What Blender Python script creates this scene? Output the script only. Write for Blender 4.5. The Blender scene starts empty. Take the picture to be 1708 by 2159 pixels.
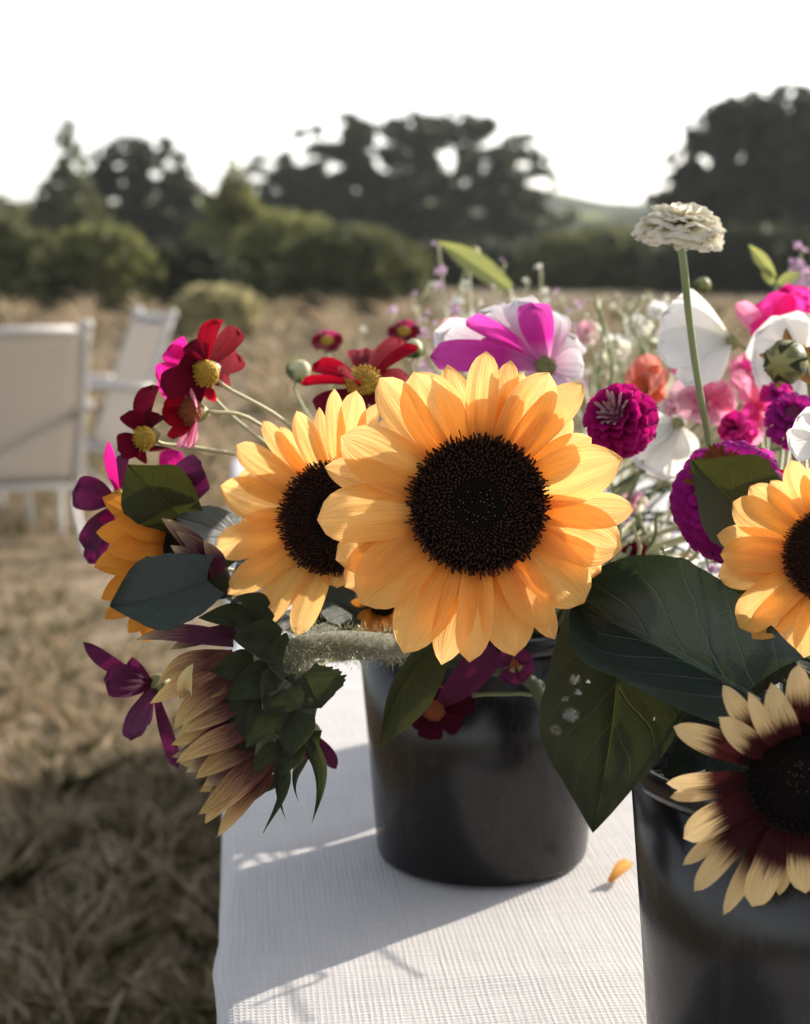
import bpy, math, random
import numpy as np
from mathutils import Vector, Matrix, noise
random.seed(7); RNG = np.random.default_rng(7)
rad = math.radians
SC = bpy.context.scene
COL = SC.collection
# ------------------------------------------------------------------ camera
FPX = 3424.0; CX, CY = 854.0, 1079.5           # focal length and centre in measuring pixels (1708 x 2159 picture)
CAM = Vector((0, 0, 1.25)); PITCH = rad(9.1)
FW = Vector((0, math.cos(PITCH), -math.sin(PITCH))); UP = Vector((0, math.sin(PITCH), math.cos(PITCH))); RT = Vector((1, 0, 0))
cd = bpy.data.cameras.new('camera'); cam = bpy.data.objects.new('camera', cd); COL.objects.link(cam)
cam.location = CAM; cam.rotation_euler = (rad(90) - PITCH, 0, 0)
cd.sensor_fit = 'VERTICAL'; cd.sensor_height = 30.0; cd.lens = FPX / 2159 * 30.0
cd.clip_start = .05; cd.clip_end = 6000
cd.dof.use_dof = True; cd.dof.focus_distance = 1.0; cd.dof.aperture_fstop = 5.6; cd.dof.aperture_blades = 0
SC.camera = cam
# ------------------------------------------------------------------ sky and sun
SUN_AZ = rad(50); SUN_EL = rad(27)
w = bpy.data.worlds.new('World'); SC.world = w; w.use_nodes = True
nt = w.node_tree; nt.nodes.clear()
sky = nt.nodes.new('ShaderNodeTexSky'); sky.sky_type = 'NISHITA'; sky.sun_disc = False
sky.sun_elevation = SUN_EL; sky.sun_rotation = SUN_AZ; sky.air_density = 1.0; sky.dust_density = 1.5; sky.ozone_density = 1.0
hs = nt.nodes.new('ShaderNodeHueSaturation'); hs.inputs['Saturation'].default_value = .38
bg = nt.nodes.new('ShaderNodeBackground'); bg.inputs['Strength'].default_value = .12
wo = nt.nodes.new('ShaderNodeOutputWorld')
nt.links.new(sky.outputs[0], hs.inputs['Color']); nt.links.new(hs.outputs[0], bg.inputs[0]); nt.links.new(bg.outputs[0], wo.inputs[0])
sl = bpy.data.lights.new('sun', 'SUN'); sl.energy = 3.1; sl.angle = rad(.53); sl.color = (1, .91, .78)
sun = bpy.data.objects.new('sun', sl); COL.objects.link(sun); sun.location = (6, 5, 9)
SDIR = Vector((math.sin(SUN_AZ) * math.cos(SUN_EL), math.cos(SUN_AZ) * math.cos(SUN_EL), math.sin(SUN_EL)))
sun.rotation_euler = SDIR.to_track_quat('Z', 'Y').to_euler()
vs = SC.view_settings; vs.view_transform = 'Standard'; vs.look = 'None'; vs.gamma = 1; vs.exposure = 1.45; vs.use_curve_mapping = False
cy = SC.cycles; cy.use_denoising = True; cy.max_bounces = 8; cy.diffuse_bounces = 4; cy.transmission_bounces = 6; cy.glossy_bounces = 3
cy.volume_bounces = 0; cy.caustics_reflective = False; cy.caustics_refractive = False; cy.sample_clamp_indirect = 6
try: cy.denoiser = 'OPENIMAGEDENOISE'
except Exception: pass

# ------------------------------------------------------------------ helpers: pixel to place
def ray(px, py): return FW + RT * ((px - CX) / FPX) - UP * ((py - CY) / FPX)
def P(px, py, d): return CAM + ray(px, py) * d
def onz(px, py, z):
    r = ray(px, py); return CAM + r * ((z - CAM.z) / r.z)
def onplane(px, py, c, n):
    r = ray(px, py); return CAM + r * ((c - CAM).dot(n) / r.dot(n))
def at_y(px, py, y):
    r = ray(px, py); return CAM + r * (y / r.y)
def m(px, d): return px * d / FPX
Z1 = lambda x, y: (614.9 + x * .44, 683.2 + y * .44)
Z2 = lambda x, y: (102.5 + x * .34, 614.9 + y * .34)
Z3 = lambda x, y: (136.6 + x * .4, 1195.6 + y * .4)
Z4 = lambda x, y: (1229.8 + x * .2848, 375.8 + y * .2848)
Z5 = lambda x, y: (1093.1 + x * .36, 922.3 + y * .36)
Z6 = lambda x, y: (464.6 + x * .2849, 785.7 + y * .2849)
Z8 = lambda x, y: (1229.8 + x * .36707, 1366.4 + y * .36707)
Z9 = lambda x, y: (1298 + x * .24, 751.5 + y * .24)

# ------------------------------------------------------------------ helpers: objects
def thing(name, loc, label, cat, group=None, rz=0):
    o = bpy.data.objects.new(name, None); COL.objects.link(o); o.location = loc; o.rotation_euler = (0, 0, rz)
    o.empty_display_size = .02
    o['label'] = label; o['category'] = cat
    if group: o['group'] = group
    return o
def tag(o, label=None, cat=None, group=None, kind=None):
    if label: o['label'] = label
    if cat: o['category'] = cat
    if group: o['group'] = group
    if kind: o['kind'] = kind
    return o
def rootloc(p):
    v = Vector((0, 0, 0))
    while p is not None: v += p.location; p = p.parent
    return v
def mesh_data(name, V, F, UV=None, mat=None, smooth=True):
    me = bpy.data.meshes.new(name)
    V = np.asarray(V, dtype=np.float32)
    if isinstance(F, np.ndarray):
        n, k = F.shape
        me.vertices.add(len(V)); me.vertices.foreach_set('co', V.ravel())
        me.loops.add(n * k); me.loops.foreach_set('vertex_index', F.ravel().astype(np.int32))
        me.polygons.add(n); me.polygons.foreach_set('loop_start', np.arange(0, n * k, k, dtype=np.int32))
        try: me.polygons.foreach_set('loop_total', np.full(n, k, dtype=np.int32))
        except Exception: pass
        me.update(calc_edges=True)
    else:
        me.from_pydata([tuple(v) for v in V], [], F); me.update()
    if UV is not None:
        UV = np.asarray(UV, dtype=np.float32); uvl = me.uv_layers.new(name='UVMap')
        li = np.empty(len(me.loops), dtype=np.int32); me.loops.foreach_get('vertex_index', li)
        uvl.data.foreach_set('uv', UV[li].ravel())
    if smooth: me.polygons.foreach_set('use_smooth', np.ones(len(me.polygons), dtype=bool))
    if mat: me.materials.append(mat)
    return me
def link(name, me, parent=None, M=None):
    o = bpy.data.objects.new(name, me); COL.objects.link(o)
    if M is not None:
        o.matrix_local = M
    if parent is not None: o.parent = parent
    return o
def world_obj(name, V, F, mat, parent=None, UV=None, smooth=True, origin=None):
    """vertices given in world space; stored relative to the parent (unrotated parents)"""
    off = np.array(rootloc(parent)) if parent is not None else (np.array(origin) if origin is not None else np.zeros(3))
    V = np.asarray(V, dtype=np.float64) - off
    o = link(name, mesh_data(name, V, F, UV, mat, smooth), parent)
    if parent is None and origin is not None: o.location = origin
    return o
def shared(name, me, parent, M):
    return link(name, me, parent, Matrix.Translation(-rootloc(parent)) @ M)
def frame(y, n):
    y = y.normalized(); n = (n - y * n.dot(y))
    if n.length < 1e-6: n = Vector((.3, .5, .8)); n = n - y * n.dot(y)
    n.normalize(); x = y.cross(n); return x, y, n

def grid_faces(nu, nv):
    i, j = np.meshgrid(np.arange(nv), np.arange(nu), indexing='ij'); a = (i * (nu + 1) + j).ravel()
    return np.stack([a, a + 1, a + nu + 2, a + nu + 1], 1)
def prof(v, base, vm, p, q):
    out = np.where(v < vm, base + (1 - base) * np.sin(np.pi / 2 * np.clip(v / vm, 0, 1)),
                   np.clip(1 - (np.clip((v - vm) / (1 - vm), 0, 1)) ** p, 0, 1) ** q)
    return out
def petal_geo(L, W, arch=.08, cup=.12, base=.35, vm=.48, p=2.0, q=.8, ridges=3, ramp=.018, wav=.03, tipcurl=0., teeth=0., lobes=3,
              nu=8, nv=12, ph=0., side=0., twist=0., asym=0.):
    v, u = np.meshgrid(np.linspace(0, 1, nv + 1), np.linspace(-1, 1, nu + 1), indexing='ij')
    pr = np.maximum(prof(v, base, vm, p, q), .015)
    x = u * W / 2 * pr + side * L * np.sin(np.pi * v) + asym * W * np.sin(2 * np.pi * v) * .1
    y = v * L * (1 - teeth * (.5 - .5 * np.cos(lobes * np.pi * (u + 1 / lobes))) * v ** 6)
    z = arch * L * 4 * v * (1 - v) + cup * W * (u * u - .35) * pr + ramp * W * np.cos(np.pi * ridges * u) * np.sin(np.pi * np.clip(v * .9 + .1, 0, 1)) \
        + wav * W * np.abs(u) * np.sin(5.5 * v + ph + u * 2) * v + tipcurl * L * np.clip(v - .6, 0, 1) ** 2 * 2.5
    if twist:
        a = twist * v; x, z = x * np.cos(a) - z * np.sin(a), x * np.sin(a) + z * np.cos(a)
    V = np.stack([x, y, z], -1).reshape(-1, 3); UV = np.stack([(u + 1) / 2, v], -1).reshape(-1, 2)
    return V, grid_faces(nu, nv), UV
def petal3d(name, parent, B, T, n, W, mat, **k):
    x, y, z = frame(T - B, n); L = (T - B).length
    V, F, UV = petal_geo(L, W, **k)
    A = np.array([x, y, z])
    return world_obj(name, V @ A + np.array(B), F, mat, parent, UV)
def tube_geo(pts, r0, r1=None, sides=8, sub=5, cap=True, rfun=None):
    pts = [Vector(p) for p in pts]; r1 = r0 if r1 is None else r1
    if len(pts) > 2:
        q = [pts[0] * 2 - pts[1]] + pts + [pts[-1] * 2 - pts[-2]]; C = []
        for i in range(1, len(q) - 2):
            for s in range(sub):
                t = s / sub; a, b, c, d = q[i - 1], q[i], q[i + 1], q[i + 2]
                C.append(.5 * ((2 * b) + (c - a) * t + (2 * a - 5 * b + 4 * c - d) * t * t + (-a + 3 * b - 3 * c + d) * t ** 3))
        C.append(pts[-1])
    else: C = pts
    V = []; UV = []; ref = Vector((.31, .17, .93)); N = len(C)
    for i, c in enumerate(C):
        t = (C[min(i + 1, N - 1)] - C[max(i - 1, 0)]).normalized()
        a = t.cross(ref)
        if a.length < .05: a = t.cross(Vector((1, 0, 0)))
        a.normalize(); b = t.cross(a); s = i / (N - 1); r = r0 + (r1 - r0) * s
        if rfun: r *= rfun(s)
        for k in range(sides):
            th = 2 * math.pi * k / sides; V.append(c + (a * math.cos(th) + b * math.sin(th)) * r); UV.append((k / sides, s))
    F = [[i * sides + k, i * sides + (k + 1) % sides, (i + 1) * sides + (k + 1) % sides, (i + 1) * sides + k] for i in range(N - 1) for k in range(sides)]
    if cap: F.append(list(range(sides))[::-1]); F.append([(N - 1) * sides + k for k in range(sides)])
    return V, F, UV
def tube(name, parent, pts, r0, mat, r1=None, **k):
    V, F, UV = tube_geo(pts, r0, r1, **k); return world_obj(name, V, F, mat, parent, UV)
def lathe_geo(profile, c, n, sides=24):
    c = Vector(c); n = Vector(n).normalized(); a = n.orthogonal().normalized(); b = n.cross(a); V = []; UV = []
    for i, (r, h) in enumerate(profile):
        for k in range(sides):
            t = 2 * math.pi * k / sides; V.append(c + n * h + (a * math.cos(t) + b * math.sin(t)) * r); UV.append((k / sides, i / (len(profile) - 1)))
    N = len(profile)
    F = [[i * sides + k, i * sides + (k + 1) % sides, (i + 1) * sides + (k + 1) % sides, (i + 1) * sides + k] for i in range(N - 1) for k in range(sides)]
    F.append(list(range(sides))[::-1]); F.append([(N - 1) * sides + k for k in range(sides)])
    return V, F, UV
def lathe(name, parent, profile, c, n, mat, sides=24, origin=None):
    V, F, UV = lathe_geo(profile, c, n, sides); return world_obj(name, V, F, mat, parent, UV, origin=origin)
def box_geo(c, s):
    V = [(c[0] + dx * s[0] / 2, c[1] + dy * s[1] / 2, c[2] + dz * s[2] / 2) for dx in (-1, 1) for dy in (-1, 1) for dz in (-1, 1)]
    F = [[0, 1, 3, 2], [4, 6, 7, 5], [0, 4, 5, 1], [2, 3, 7, 6], [0, 2, 6, 4], [1, 5, 7, 3]]
    return V, F

# ------------------------------------------------------------------ helpers: materials
def newmat(name):
    mt = bpy.data.materials.new(name); mt.use_nodes = True; n = mt.node_tree; n.nodes.clear(); return mt, n
def N(n, t, **k):
    x = n.nodes.new(t)
    for a, b in k.items():
        if a in ('operation', 'blend_type', 'data_type', 'wave_type', 'bands_direction', 'feature', 'interpolation'): setattr(x, a, b)
        else: x.inputs[a].default_value = b
    return x
def mth(n, op, a, b=None, c=None):
    x = n.nodes.new('ShaderNodeMath'); x.operation = op
    for i, s in enumerate((a, b, c)):
        if s is None: continue
        if isinstance(s, (int, float)): x.inputs[i].default_value = s
        else: n.links.new(s, x.inputs[i])
    return x.outputs[0]
def ramp(n, fac, stops):
    r = n.nodes.new('ShaderNodeValToRGB'); e = r.color_ramp.elements
    while len(e) < len(stops): e.new(.5)
    for q, (p, c) in zip(e, stops): q.position = p; q.color = (*c, 1) if len(c) == 3 else c
    n.links.new(fac, r.inputs[0]); return r.outputs[0]
def mixc(n, f, a, b, mode='MIX'):
    x = n.nodes.new('ShaderNodeMix'); x.data_type = 'RGBA'; x.blend_type = mode
    for s, i in ((f, 0), (a, 6), (b, 7)):
        if isinstance(s, (int, float)): x.inputs[i].default_value = s
        elif isinstance(s, tuple): x.inputs[i].default_value = (*s, 1) if len(s) == 3 else s
        else: n.links.new(s, x.inputs[i])
    return x.outputs[2]
def uvs(n):
    t = n.nodes.new('ShaderNodeUVMap'); s = n.nodes.new('ShaderNodeSeparateXYZ'); n.links.new(t.outputs[0], s.inputs[0]); return t.outputs[0], s.outputs[0], s.outputs[1]
def mapv(n, vec, scale, loc=(0, 0, 0)):
    x = n.nodes.new('ShaderNodeMapping'); x.inputs['Scale'].default_value = scale; x.inputs['Location'].default_value = loc; n.links.new(vec, x.inputs[0]); return x.outputs[0]
def noise_(n, vec, scale, detail=3, rough=.55, dim='3D', w=None):
    x = n.nodes.new('ShaderNodeTexNoise'); x.noise_dimensions = dim
    x.inputs['Scale'].default_value = scale; x.inputs['Detail'].default_value = detail; x.inputs['Roughness'].default_value = rough
    if vec is not None: n.links.new(vec, x.inputs['Vector'])
    if w is not None: n.links.new(w, x.inputs['W'])
    return x.outputs['Fac']
def finish(n, color, rough=.5, trans=0., trans_col=None, spec=.5, bump=None, bstr=.3, bdist=.001, sheen=0., coat=0.):
    p = n.nodes.new('ShaderNodeBsdfPrincipled'); out = n.nodes.new('ShaderNodeOutputMaterial')
    def setc(s, v):
        if isinstance(v, tuple): s.default_value = (*v, 1)
        elif isinstance(v, (int, float)): s.default_value = v
        else: n.links.new(v, s)
    setc(p.inputs['Base Color'], color); setc(p.inputs['Roughness'], rough); p.inputs['Specular IOR Level'].default_value = spec
    p.inputs['Sheen Weight'].default_value = sheen; p.inputs['Coat Weight'].default_value = coat
    b = None
    if bump is not None:
        b = n.nodes.new('ShaderNodeBump'); b.inputs['Strength'].default_value = bstr; b.inputs['Distance'].default_value = bdist
        n.links.new(bump, b.inputs['Height']); n.links.new(b.outputs[0], p.inputs['Normal'])
    if trans:
        t = n.nodes.new('ShaderNodeBsdfTranslucent'); setc(t.inputs[0], trans_col if trans_col is not None else color)
        if b: n.links.new(b.outputs[0], t.inputs['Normal'])
        mx = n.nodes.new('ShaderNodeMixShader'); mx.inputs[0].default_value = trans
        n.links.new(p.outputs[0], mx.inputs[1]); n.links.new(t.outputs[0], mx.inputs[2]); n.links.new(mx.outputs[0], out.inputs[0])
    else: n.links.new(p.outputs[0], out.inputs[0])
def obj_random(n): return n.nodes.new('ShaderNodeObjectInfo').outputs['Random']

def petal_mat(name, stops, tstops=None, trans=.45, rough=.65, vein=.12, feather=0., var=.08, spec=.05, sheen=0., nvein=16):
    mt, n = newmat(name); uv, u, v = uvs(n); rnd = obj_random(n)
    off = n.nodes.new('ShaderNodeCombineXYZ'); n.links.new(mth(n, 'MULTIPLY', rnd, 37.), off.inputs[0])
    add = n.nodes.new('ShaderNodeVectorMath'); add.operation = 'ADD'; n.links.new(uv, add.inputs[0]); n.links.new(off.outputs[0], add.inputs[1])
    streak = noise_(n, mapv(n, add.outputs[0], (nvein, 1.3, 1)), 1.6, 3, .6)
    soft = noise_(n, mapv(n, add.outputs[0], (2.2, 2.2, 1)), 1.5, 2)
    vv = mth(n, 'ADD', v, mth(n, 'MULTIPLY', mth(n, 'SUBTRACT', streak, .5), feather)) if feather else v
    base = ramp(n, vv, stops); tcol = ramp(n, vv, tstops or stops)
    f = mth(n, 'ADD', 1 - vein, mth(n, 'MULTIPLY', streak, 2 * vein))
    ln = mth(n, 'POWER', mth(n, 'ABSOLUTE', mth(n, 'SINE', mth(n, 'MULTIPLY', mth(n, 'ADD', u, mth(n, 'MULTIPLY', soft, .12)), 28.))), .35)
    f = mth(n, 'MULTIPLY', f, mth(n, 'ADD', 1 - vein * .9, mth(n, 'MULTIPLY', ln, vein * .9)))
    f = mth(n, 'MULTIPLY', f, mth(n, 'ADD', 1 - var, mth(n, 'MULTIPLY', soft, 2 * var)))
    f = mth(n, 'MULTIPLY', f, mth(n, 'ADD', 1 - var, mth(n, 'MULTIPLY', rnd, 2 * var)))
    def mul(c):
        g = n.nodes.new('ShaderNodeCombineColor')
        for i in range(3): n.links.new(f, g.inputs[i])
        return mixc(n, 1.0, c, g.outputs[0], 'MULTIPLY')
    finish(n, mul(base), rough, trans, mul(tcol), spec, streak, .7, .0014, sheen)
    return mt
def leaf_mat(name, col, back=None, vcol=(.11, .15, .07), trans=.2, tcol=None, rough=.42, nv=6., slope=.55, vw=.05, spec=.5, var=.25, bst=.5):
    mt, n = newmat(name); uv, u, v = uvs(n)
    au = mth(n, 'ABSOLUTE', mth(n, 'SUBTRACT', mth(n, 'MULTIPLY', u, 2.), 1.))
    wob = noise_(n, mapv(n, uv, (3, 3, 1)), 2., 2)
    q = mth(n, 'SUBTRACT', mth(n, 'ADD', v, mth(n, 'MULTIPLY', wob, .06)), mth(n, 'MULTIPLY', mth(n, 'POWER', au, .8), slope))
    fr = mth(n, 'ABSOLUTE', mth(n, 'SUBTRACT', mth(n, 'FRACT', mth(n, 'MULTIPLY', q, nv)), .5))
    side = mth(n, 'SUBTRACT', 1., mth(n, 'SMOOTH_MIN', mth(n, 'DIVIDE', fr, vw), 1., .3))
    side = mth(n, 'MULTIPLY', mth(n, 'MAXIMUM', side, 0.), mth(n, 'SUBTRACT', 1., mth(n, 'MULTIPLY', au, .75)))
    mid = mth(n, 'MAXIMUM', mth(n, 'SUBTRACT', 1., mth(n, 'DIVIDE', au, .022)), 0.)
    vein = mth(n, 'MAXIMUM', mth(n, 'MULTIPLY', side, .5), mid)
    vor = n.nodes.new('ShaderNodeTexVoronoi'); vor.feature = 'DISTANCE_TO_EDGE'; vor.inputs['Scale'].default_value = 55; n.links.new(mapv(n, uv, (1, 1.2, 1)), vor.inputs['Vector'])
    net = mth(n, 'MINIMUM', mth(n, 'MULTIPLY', vor.outputs['Distance'], 6.), 1.)
    blotch = noise_(n, mapv(n, uv, (2, 2, 1)), 2.5, 4)
    f = mth(n, 'ADD', 1 - var, mth(n, 'MULTIPLY', blotch, 2 * var))
    g = n.nodes.new('ShaderNodeCombineColor')
    for i in range(3): n.links.new(f, g.inputs[i])
    c = mixc(n, 1., col, g.outputs[0], 'MULTIPLY'); c = mixc(n, mth(n, 'MULTIPLY', vein, .75), c, vcol)
    dr = n.nodes.new('ShaderNodeAttribute'); dr.attribute_name = 'dry'; c = mixc(n, dr.outputs['Fac'], c, (.22, .17, .10))
    if back is not None:
        geo = n.nodes.new('ShaderNodeNewGeometry'); c = mixc(n, geo.outputs['Backfacing'], c, back)
    t = tcol or tuple(min(1, x * 2.2) for x in col)
    t2 = mixc(n, vein, mixc(n, 1., t, g.outputs[0], 'MULTIPLY'), tuple(x * 1.4 for x in t))
    hgt = mth(n, 'ADD', mth(n, 'MULTIPLY', vein, -1.), mth(n, 'MULTIPLY', net, .10))
    finish(n, c, mth(n, 'ADD', rough, mth(n, 'MULTIPLY', blotch, .15)), trans, t2, spec, hgt, bst, .0012)
    return mt
def plain_mat(name, col, rough=.6, var=.15, scale=30., trans=0., tcol=None, spec=.4, bst=.2, detail=4, sheen=0., bdist=.001, hair=0.):
    mt, n = newmat(name); tc = n.nodes.new('ShaderNodeTexCoord'); f = noise_(n, tc.outputs['Object'], scale, detail)
    g = n.nodes.new('ShaderNodeCombineColor'); k = mth(n, 'ADD', 1 - var, mth(n, 'MULTIPLY', f, 2 * var))
    for i in range(3): n.links.new(k, g.inputs[i])
    finish(n, mixc(n, 1., col, g.outputs[0], 'MULTIPLY'), rough, trans, tcol, spec, f, bst, bdist, sheen)
    return mt

M = {}
Y1 = (.86, .40, .085); Y2 = (.87, .45, .115)
M['sun'] = petal_mat('sunflower_petal', [(0, (.52, .15, .015)), (.28, Y1), (1, Y2)], [(0, (.78, .30, .05)), (.3, (.94, .53, .17)), (1, (.96, .60, .25))], trans=.54, vein=.09, sheen=.0)
M['sun_orange'] = petal_mat('sunflower_petal_orange', [(0, (.45, .11, .01)), (.3, (.74, .27, .03)), (1, (.78, .31, .045))], trans=.40, vein=.12)
CR = (.66, .44, .20); MA = (.030, .006, .007)
M['bic'] = petal_mat('bicolour_petal', [(0, MA), (.54, (.045, .009, .010)), (.70, CR), (1, (.74, .52, .25))], [(0, (.05, .008, .01)), (.54, (.07, .012, .012)), (.70, (.85, .6, .3)), (1, (.9, .68, .36))], trans=.30, feather=.6, vein=.14, nvein=24)
M['bud_petal'] = petal_mat('faded_petal', [(0, (.20, .085, .05)), (.32, (.13, .045, .045)), (.62, (.42, .24, .11)), (1, (.68, .48, .19))], trans=.32, feather=.8, vein=.28, var=.22, nvein=14)
M['bud_dark'] = petal_mat('faded_maroon_petal', [(0, (.10, .03, .05)), (.5, (.09, .025, .05)), (.85, (.30, .19, .13)), (1, (.62, .50, .27))], trans=.3, feather=.6, vein=.3, var=.2)
M['red'] = petal_mat('red_cosmos', [(0, (.10, .002, .008)), (1, (.22, .003, .014))], [(0, (.45, .004, .02)), (1, (.65, .006, .03))], trans=.36, vein=.2)
M['dkred_shade'] = petal_mat('dark_and_shaded_red_cosmos', [(0, (.055, .002, .008)), (1, (.10, .003, .014))], [(0, (.16, .003, .014)), (1, (.24, .005, .025))], trans=.25, vein=.2)  # true dark red blooms, also shade painted onto the bright red cosmos
M['dusk'] = petal_mat('dusk_red_petal', [(0, (.035, .002, .008)), (1, (.05, .003, .012))], trans=.15)
M['mag'] = petal_mat('magenta_cosmos', [(0, (.40, .008, .10)), (1, (.52, .010, .17))], [(0, (.8, .01, .25)), (1, (.95, .03, .40))], trans=.5, vein=.15)
M['pink'] = petal_mat('pink_cosmos', [(0, (.60, .12, .25)), (1, (.72, .22, .36))], [(0, (.9, .25, .4)), (1, (.95, .4, .55))], trans=.5, vein=.15)
M['purple'] = petal_mat('purple_cosmos', [(0, (.085, .004, .032)), (1, (.075, .005, .042))], [(0, (.20, .008, .07)), (1, (.18, .01, .09))], trans=.20, vein=.2, spec=.3)
M['pw'] = petal_mat('pink_white_cosmos', [(0, (.62, .30, .46)), (.4, (.72, .48, .58)), (.85, (.80, .72, .74)), (1, (.8, .75, .75))], trans=.45, vein=.12)
M['pm'] = petal_mat('violet_pink_cosmos', [(0, (.58, .22, .42)), (.35, (.42, .03, .25)), (1, (.40, .05, .28))], [(0, (.9, .5, .7)), (.35, (.85, .04, .45)), (1, (.8, .1, .5))], trans=.45, vein=.14)
M['white'] = petal_mat('white_petal', [(0, (.70, .68, .58)), (.3, (.80, .78, .73)), (1, (.82, .80, .77))], trans=.45, vein=.05, var=.04)
M['cream'] = petal_mat('cream_zinnia', [(0, (.50, .42, .24)), (.4, (.76, .70, .54)), (1, (.90, .87, .76))], trans=.62, vein=.06, var=.06)
M['zin'] = petal_mat('magenta_zinnia', [(0, (.06, .001, .025)), (.5, (.22, .003, .085)), (.9, (.30, .006, .13)), (1, (.40, .05, .22))], [(0, (.4, .004, .12)), (1, (.9, .02, .32))], trans=.32, vein=.14)
M['zin_purple'] = petal_mat('purple_zinnia', [(0, (.10, .004, .06)), (.5, (.26, .008, .17)), (1, (.30, .012, .22))], [(0, (.4, .01, .15)), (1, (.8, .04, .4))], trans=.3, vein=.14)
M['zin_tip'] = petal_mat('pale_zinnia_floret', [(0, (.35, .14, .18)), (1, (.62, .42, .42))], trans=.3, vein=.1)
M['hot'] = petal_mat('hot_pink_petal', [(0, (.62, .05, .22)), (1, (.68, .03, .24))], [(0, (.9, .1, .4)), (1, (.95, .05, .42))], trans=.5, vein=.1)
M['coral'] = petal_mat('coral_petal', [(0, (.66, .20, .05)), (.5, (.70, .22, .14)), (1, (.66, .26, .22))], trans=.45, vein=.12)
M['pale'] = petal_mat('pale_pink_petal', [(0, (.58, .18, .30)), (1, (.74, .46, .52))], trans=.45, vein=.14)
M['lemon'] = petal_mat('lemon_petal', [(0, (.80, .62, .28)), (1, (.84, .70, .34))], trans=.5)
M['leaf'] = leaf_mat('sunflower_leaf', (.011, .020, .014), None, (.10, .12, .085),   .06, (.07, .10, .02), rough=.33, spec=.45, bst=.8, nv=4.6, slope=.5, vw=.06)
M['leaf_thin'] = leaf_mat('thin_leaf', (.014, .018, .008), None, (.09, .095, .03), .10, (.17, .18, .022), rough=.55, spec=.22, bst=.8, nv=5., slope=.45, vw=.055)
M['leaf_small'] = leaf_mat('small_leaf', (.045, .075, .030), None, (.12, .16, .08), .3, (.20, .26, .04), nv=5., rough=.5)
M['leaf_pale'] = leaf_mat('pale_leaf', (.15, .17, .07), None, (.2, .22, .1), .4, (.40, .42, .12), nv=4., rough=.55)
M['bract'] = leaf_mat('bract', (.022, .027, .012), None, (.060, .070, .030), .13, (.14, .17, .03), nv=4., rough=.7, vw=.05, slope=.25, var=.4, bst=.8, spec=.25)
M['stem'] = plain_mat('green_stem', (.16, .19, .07), .6, .25, 60., spec=.3, sheen=.2)
M['stem_pale'] = plain_mat('pale_stem', (.42, .40, .22), .55, .15, 60.)
M['stem_hairy'] = plain_mat('hairy_stem', (.10, .095, .052), .9, .6, 110., bst=.8, bdist=.002, sheen=.4)
M['stem_dark'] = plain_mat('dark_stem', (.05, .06, .025), .7, .3, 90.)
M['disc'] = plain_mat('sunflower_disc', (.006, .003, .002), .9, .3, 300., spec=.1)
M['floret'] = plain_mat('dark_floret', (.040, .015, .008), .8, .5, 200., spec=.15)
M['floret_in'] = plain_mat('inner_floret', (.006, .0045, .003), .8, .3, 200., spec=.15)
M['dot'] = plain_mat('pale_floret_tip', (.30, .27, .20), .6, .2, 100.)
M['pollen'] = plain_mat('yellow_centre', (.42, .26, .03), .8, .4, 400., bst=.8)
M['pollen_dark'] = plain_mat('orange_centre', (.25, .07, .02), .8, .4, 400., bst=.8)
M['bud_green'] = plain_mat('bud_green', (.20, .19, .06), .5, .3, 60.)
M['bud_brown'] = plain_mat('bud_brown', (.035, .022, .014), .6, .4, 60.)
M['lilac'] = plain_mat('lilac_bloom', (.50, .33, .48), .7, .2, 60., trans=.3, tcol=(.7, .5, .65))
M['whitebloom'] = plain_mat('white_bloom', (.78, .77, .70), .7, .1, 60., trans=.3, tcol=(.8, .8, .7))

# ------------------------------------------------------------------ setting: ground, hills
def ground_mat():
    mt, n = newmat('dry_field'); tc = n.nodes.new('ShaderNodeTexCoord'); o = tc.outputs['Object']
    a = noise_(n, o, .35, 5, .6); b = noise_(n, o, 3.2, 6, .65); c = noise_(n, o, 26., 5, .7); big = noise_(n, o, .06, 3)
    f = mth(n, 'ADD', mth(n, 'MULTIPLY', b, .6), mth(n, 'MULTIPLY', c, .4))
    col = ramp(n, f, [(.34, (.025, .021, .011)), (.48, (.10, .075, .045)), (.60, (.29, .215, .15)), (.76, (.44, .34, .25))])
    gr = ramp(n, mth(n, 'ADD', mth(n, 'MULTIPLY', a, .6), mth(n, 'MULTIPLY', b, .4)), [(.52, (0, 0, 0)), (.68, (1, 1, 1))])
    col = mixc(n, mth(n, 'MULTIPLY', gr, .55), col, (.22, .20, .085)); col = mixc(n, mth(n, 'MULTIPLY', big, .22), col, (.30, .26, .14))
    finish(n, col, .95, 0, None, .1, f, .9, .03); return mt
gx = np.concatenate([-np.geomspace(1500, 6, 30), np.linspace(-5.5, 5.5, 45), np.geomspace(6, 1500, 30)])
gy = np.concatenate([-np.geomspace(300, 3, 10), np.linspace(-2.5, 12, 70), np.geomspace(12.4, 2500, 50)])
YY, XX = np.meshgrid(gy, gx, indexing='ij')
ZZ = np.array([[.035 * noise.noise(Vector((x * 1.6, y * 1.6, 0))) + .02 * noise.noise(Vector((x * 5, y * 5, 3))) if abs(x) < 40 and abs(y) < 40 else 0 for x in gx] for y in gy])
g = world_obj('ground', np.stack([XX, YY, ZZ], -1).reshape(-1, 3), grid_faces(len(gx) - 1, len(gy) - 1), ground_mat()); tag(g, 'dry mown field of straw coloured grass', kind='structure')
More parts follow.
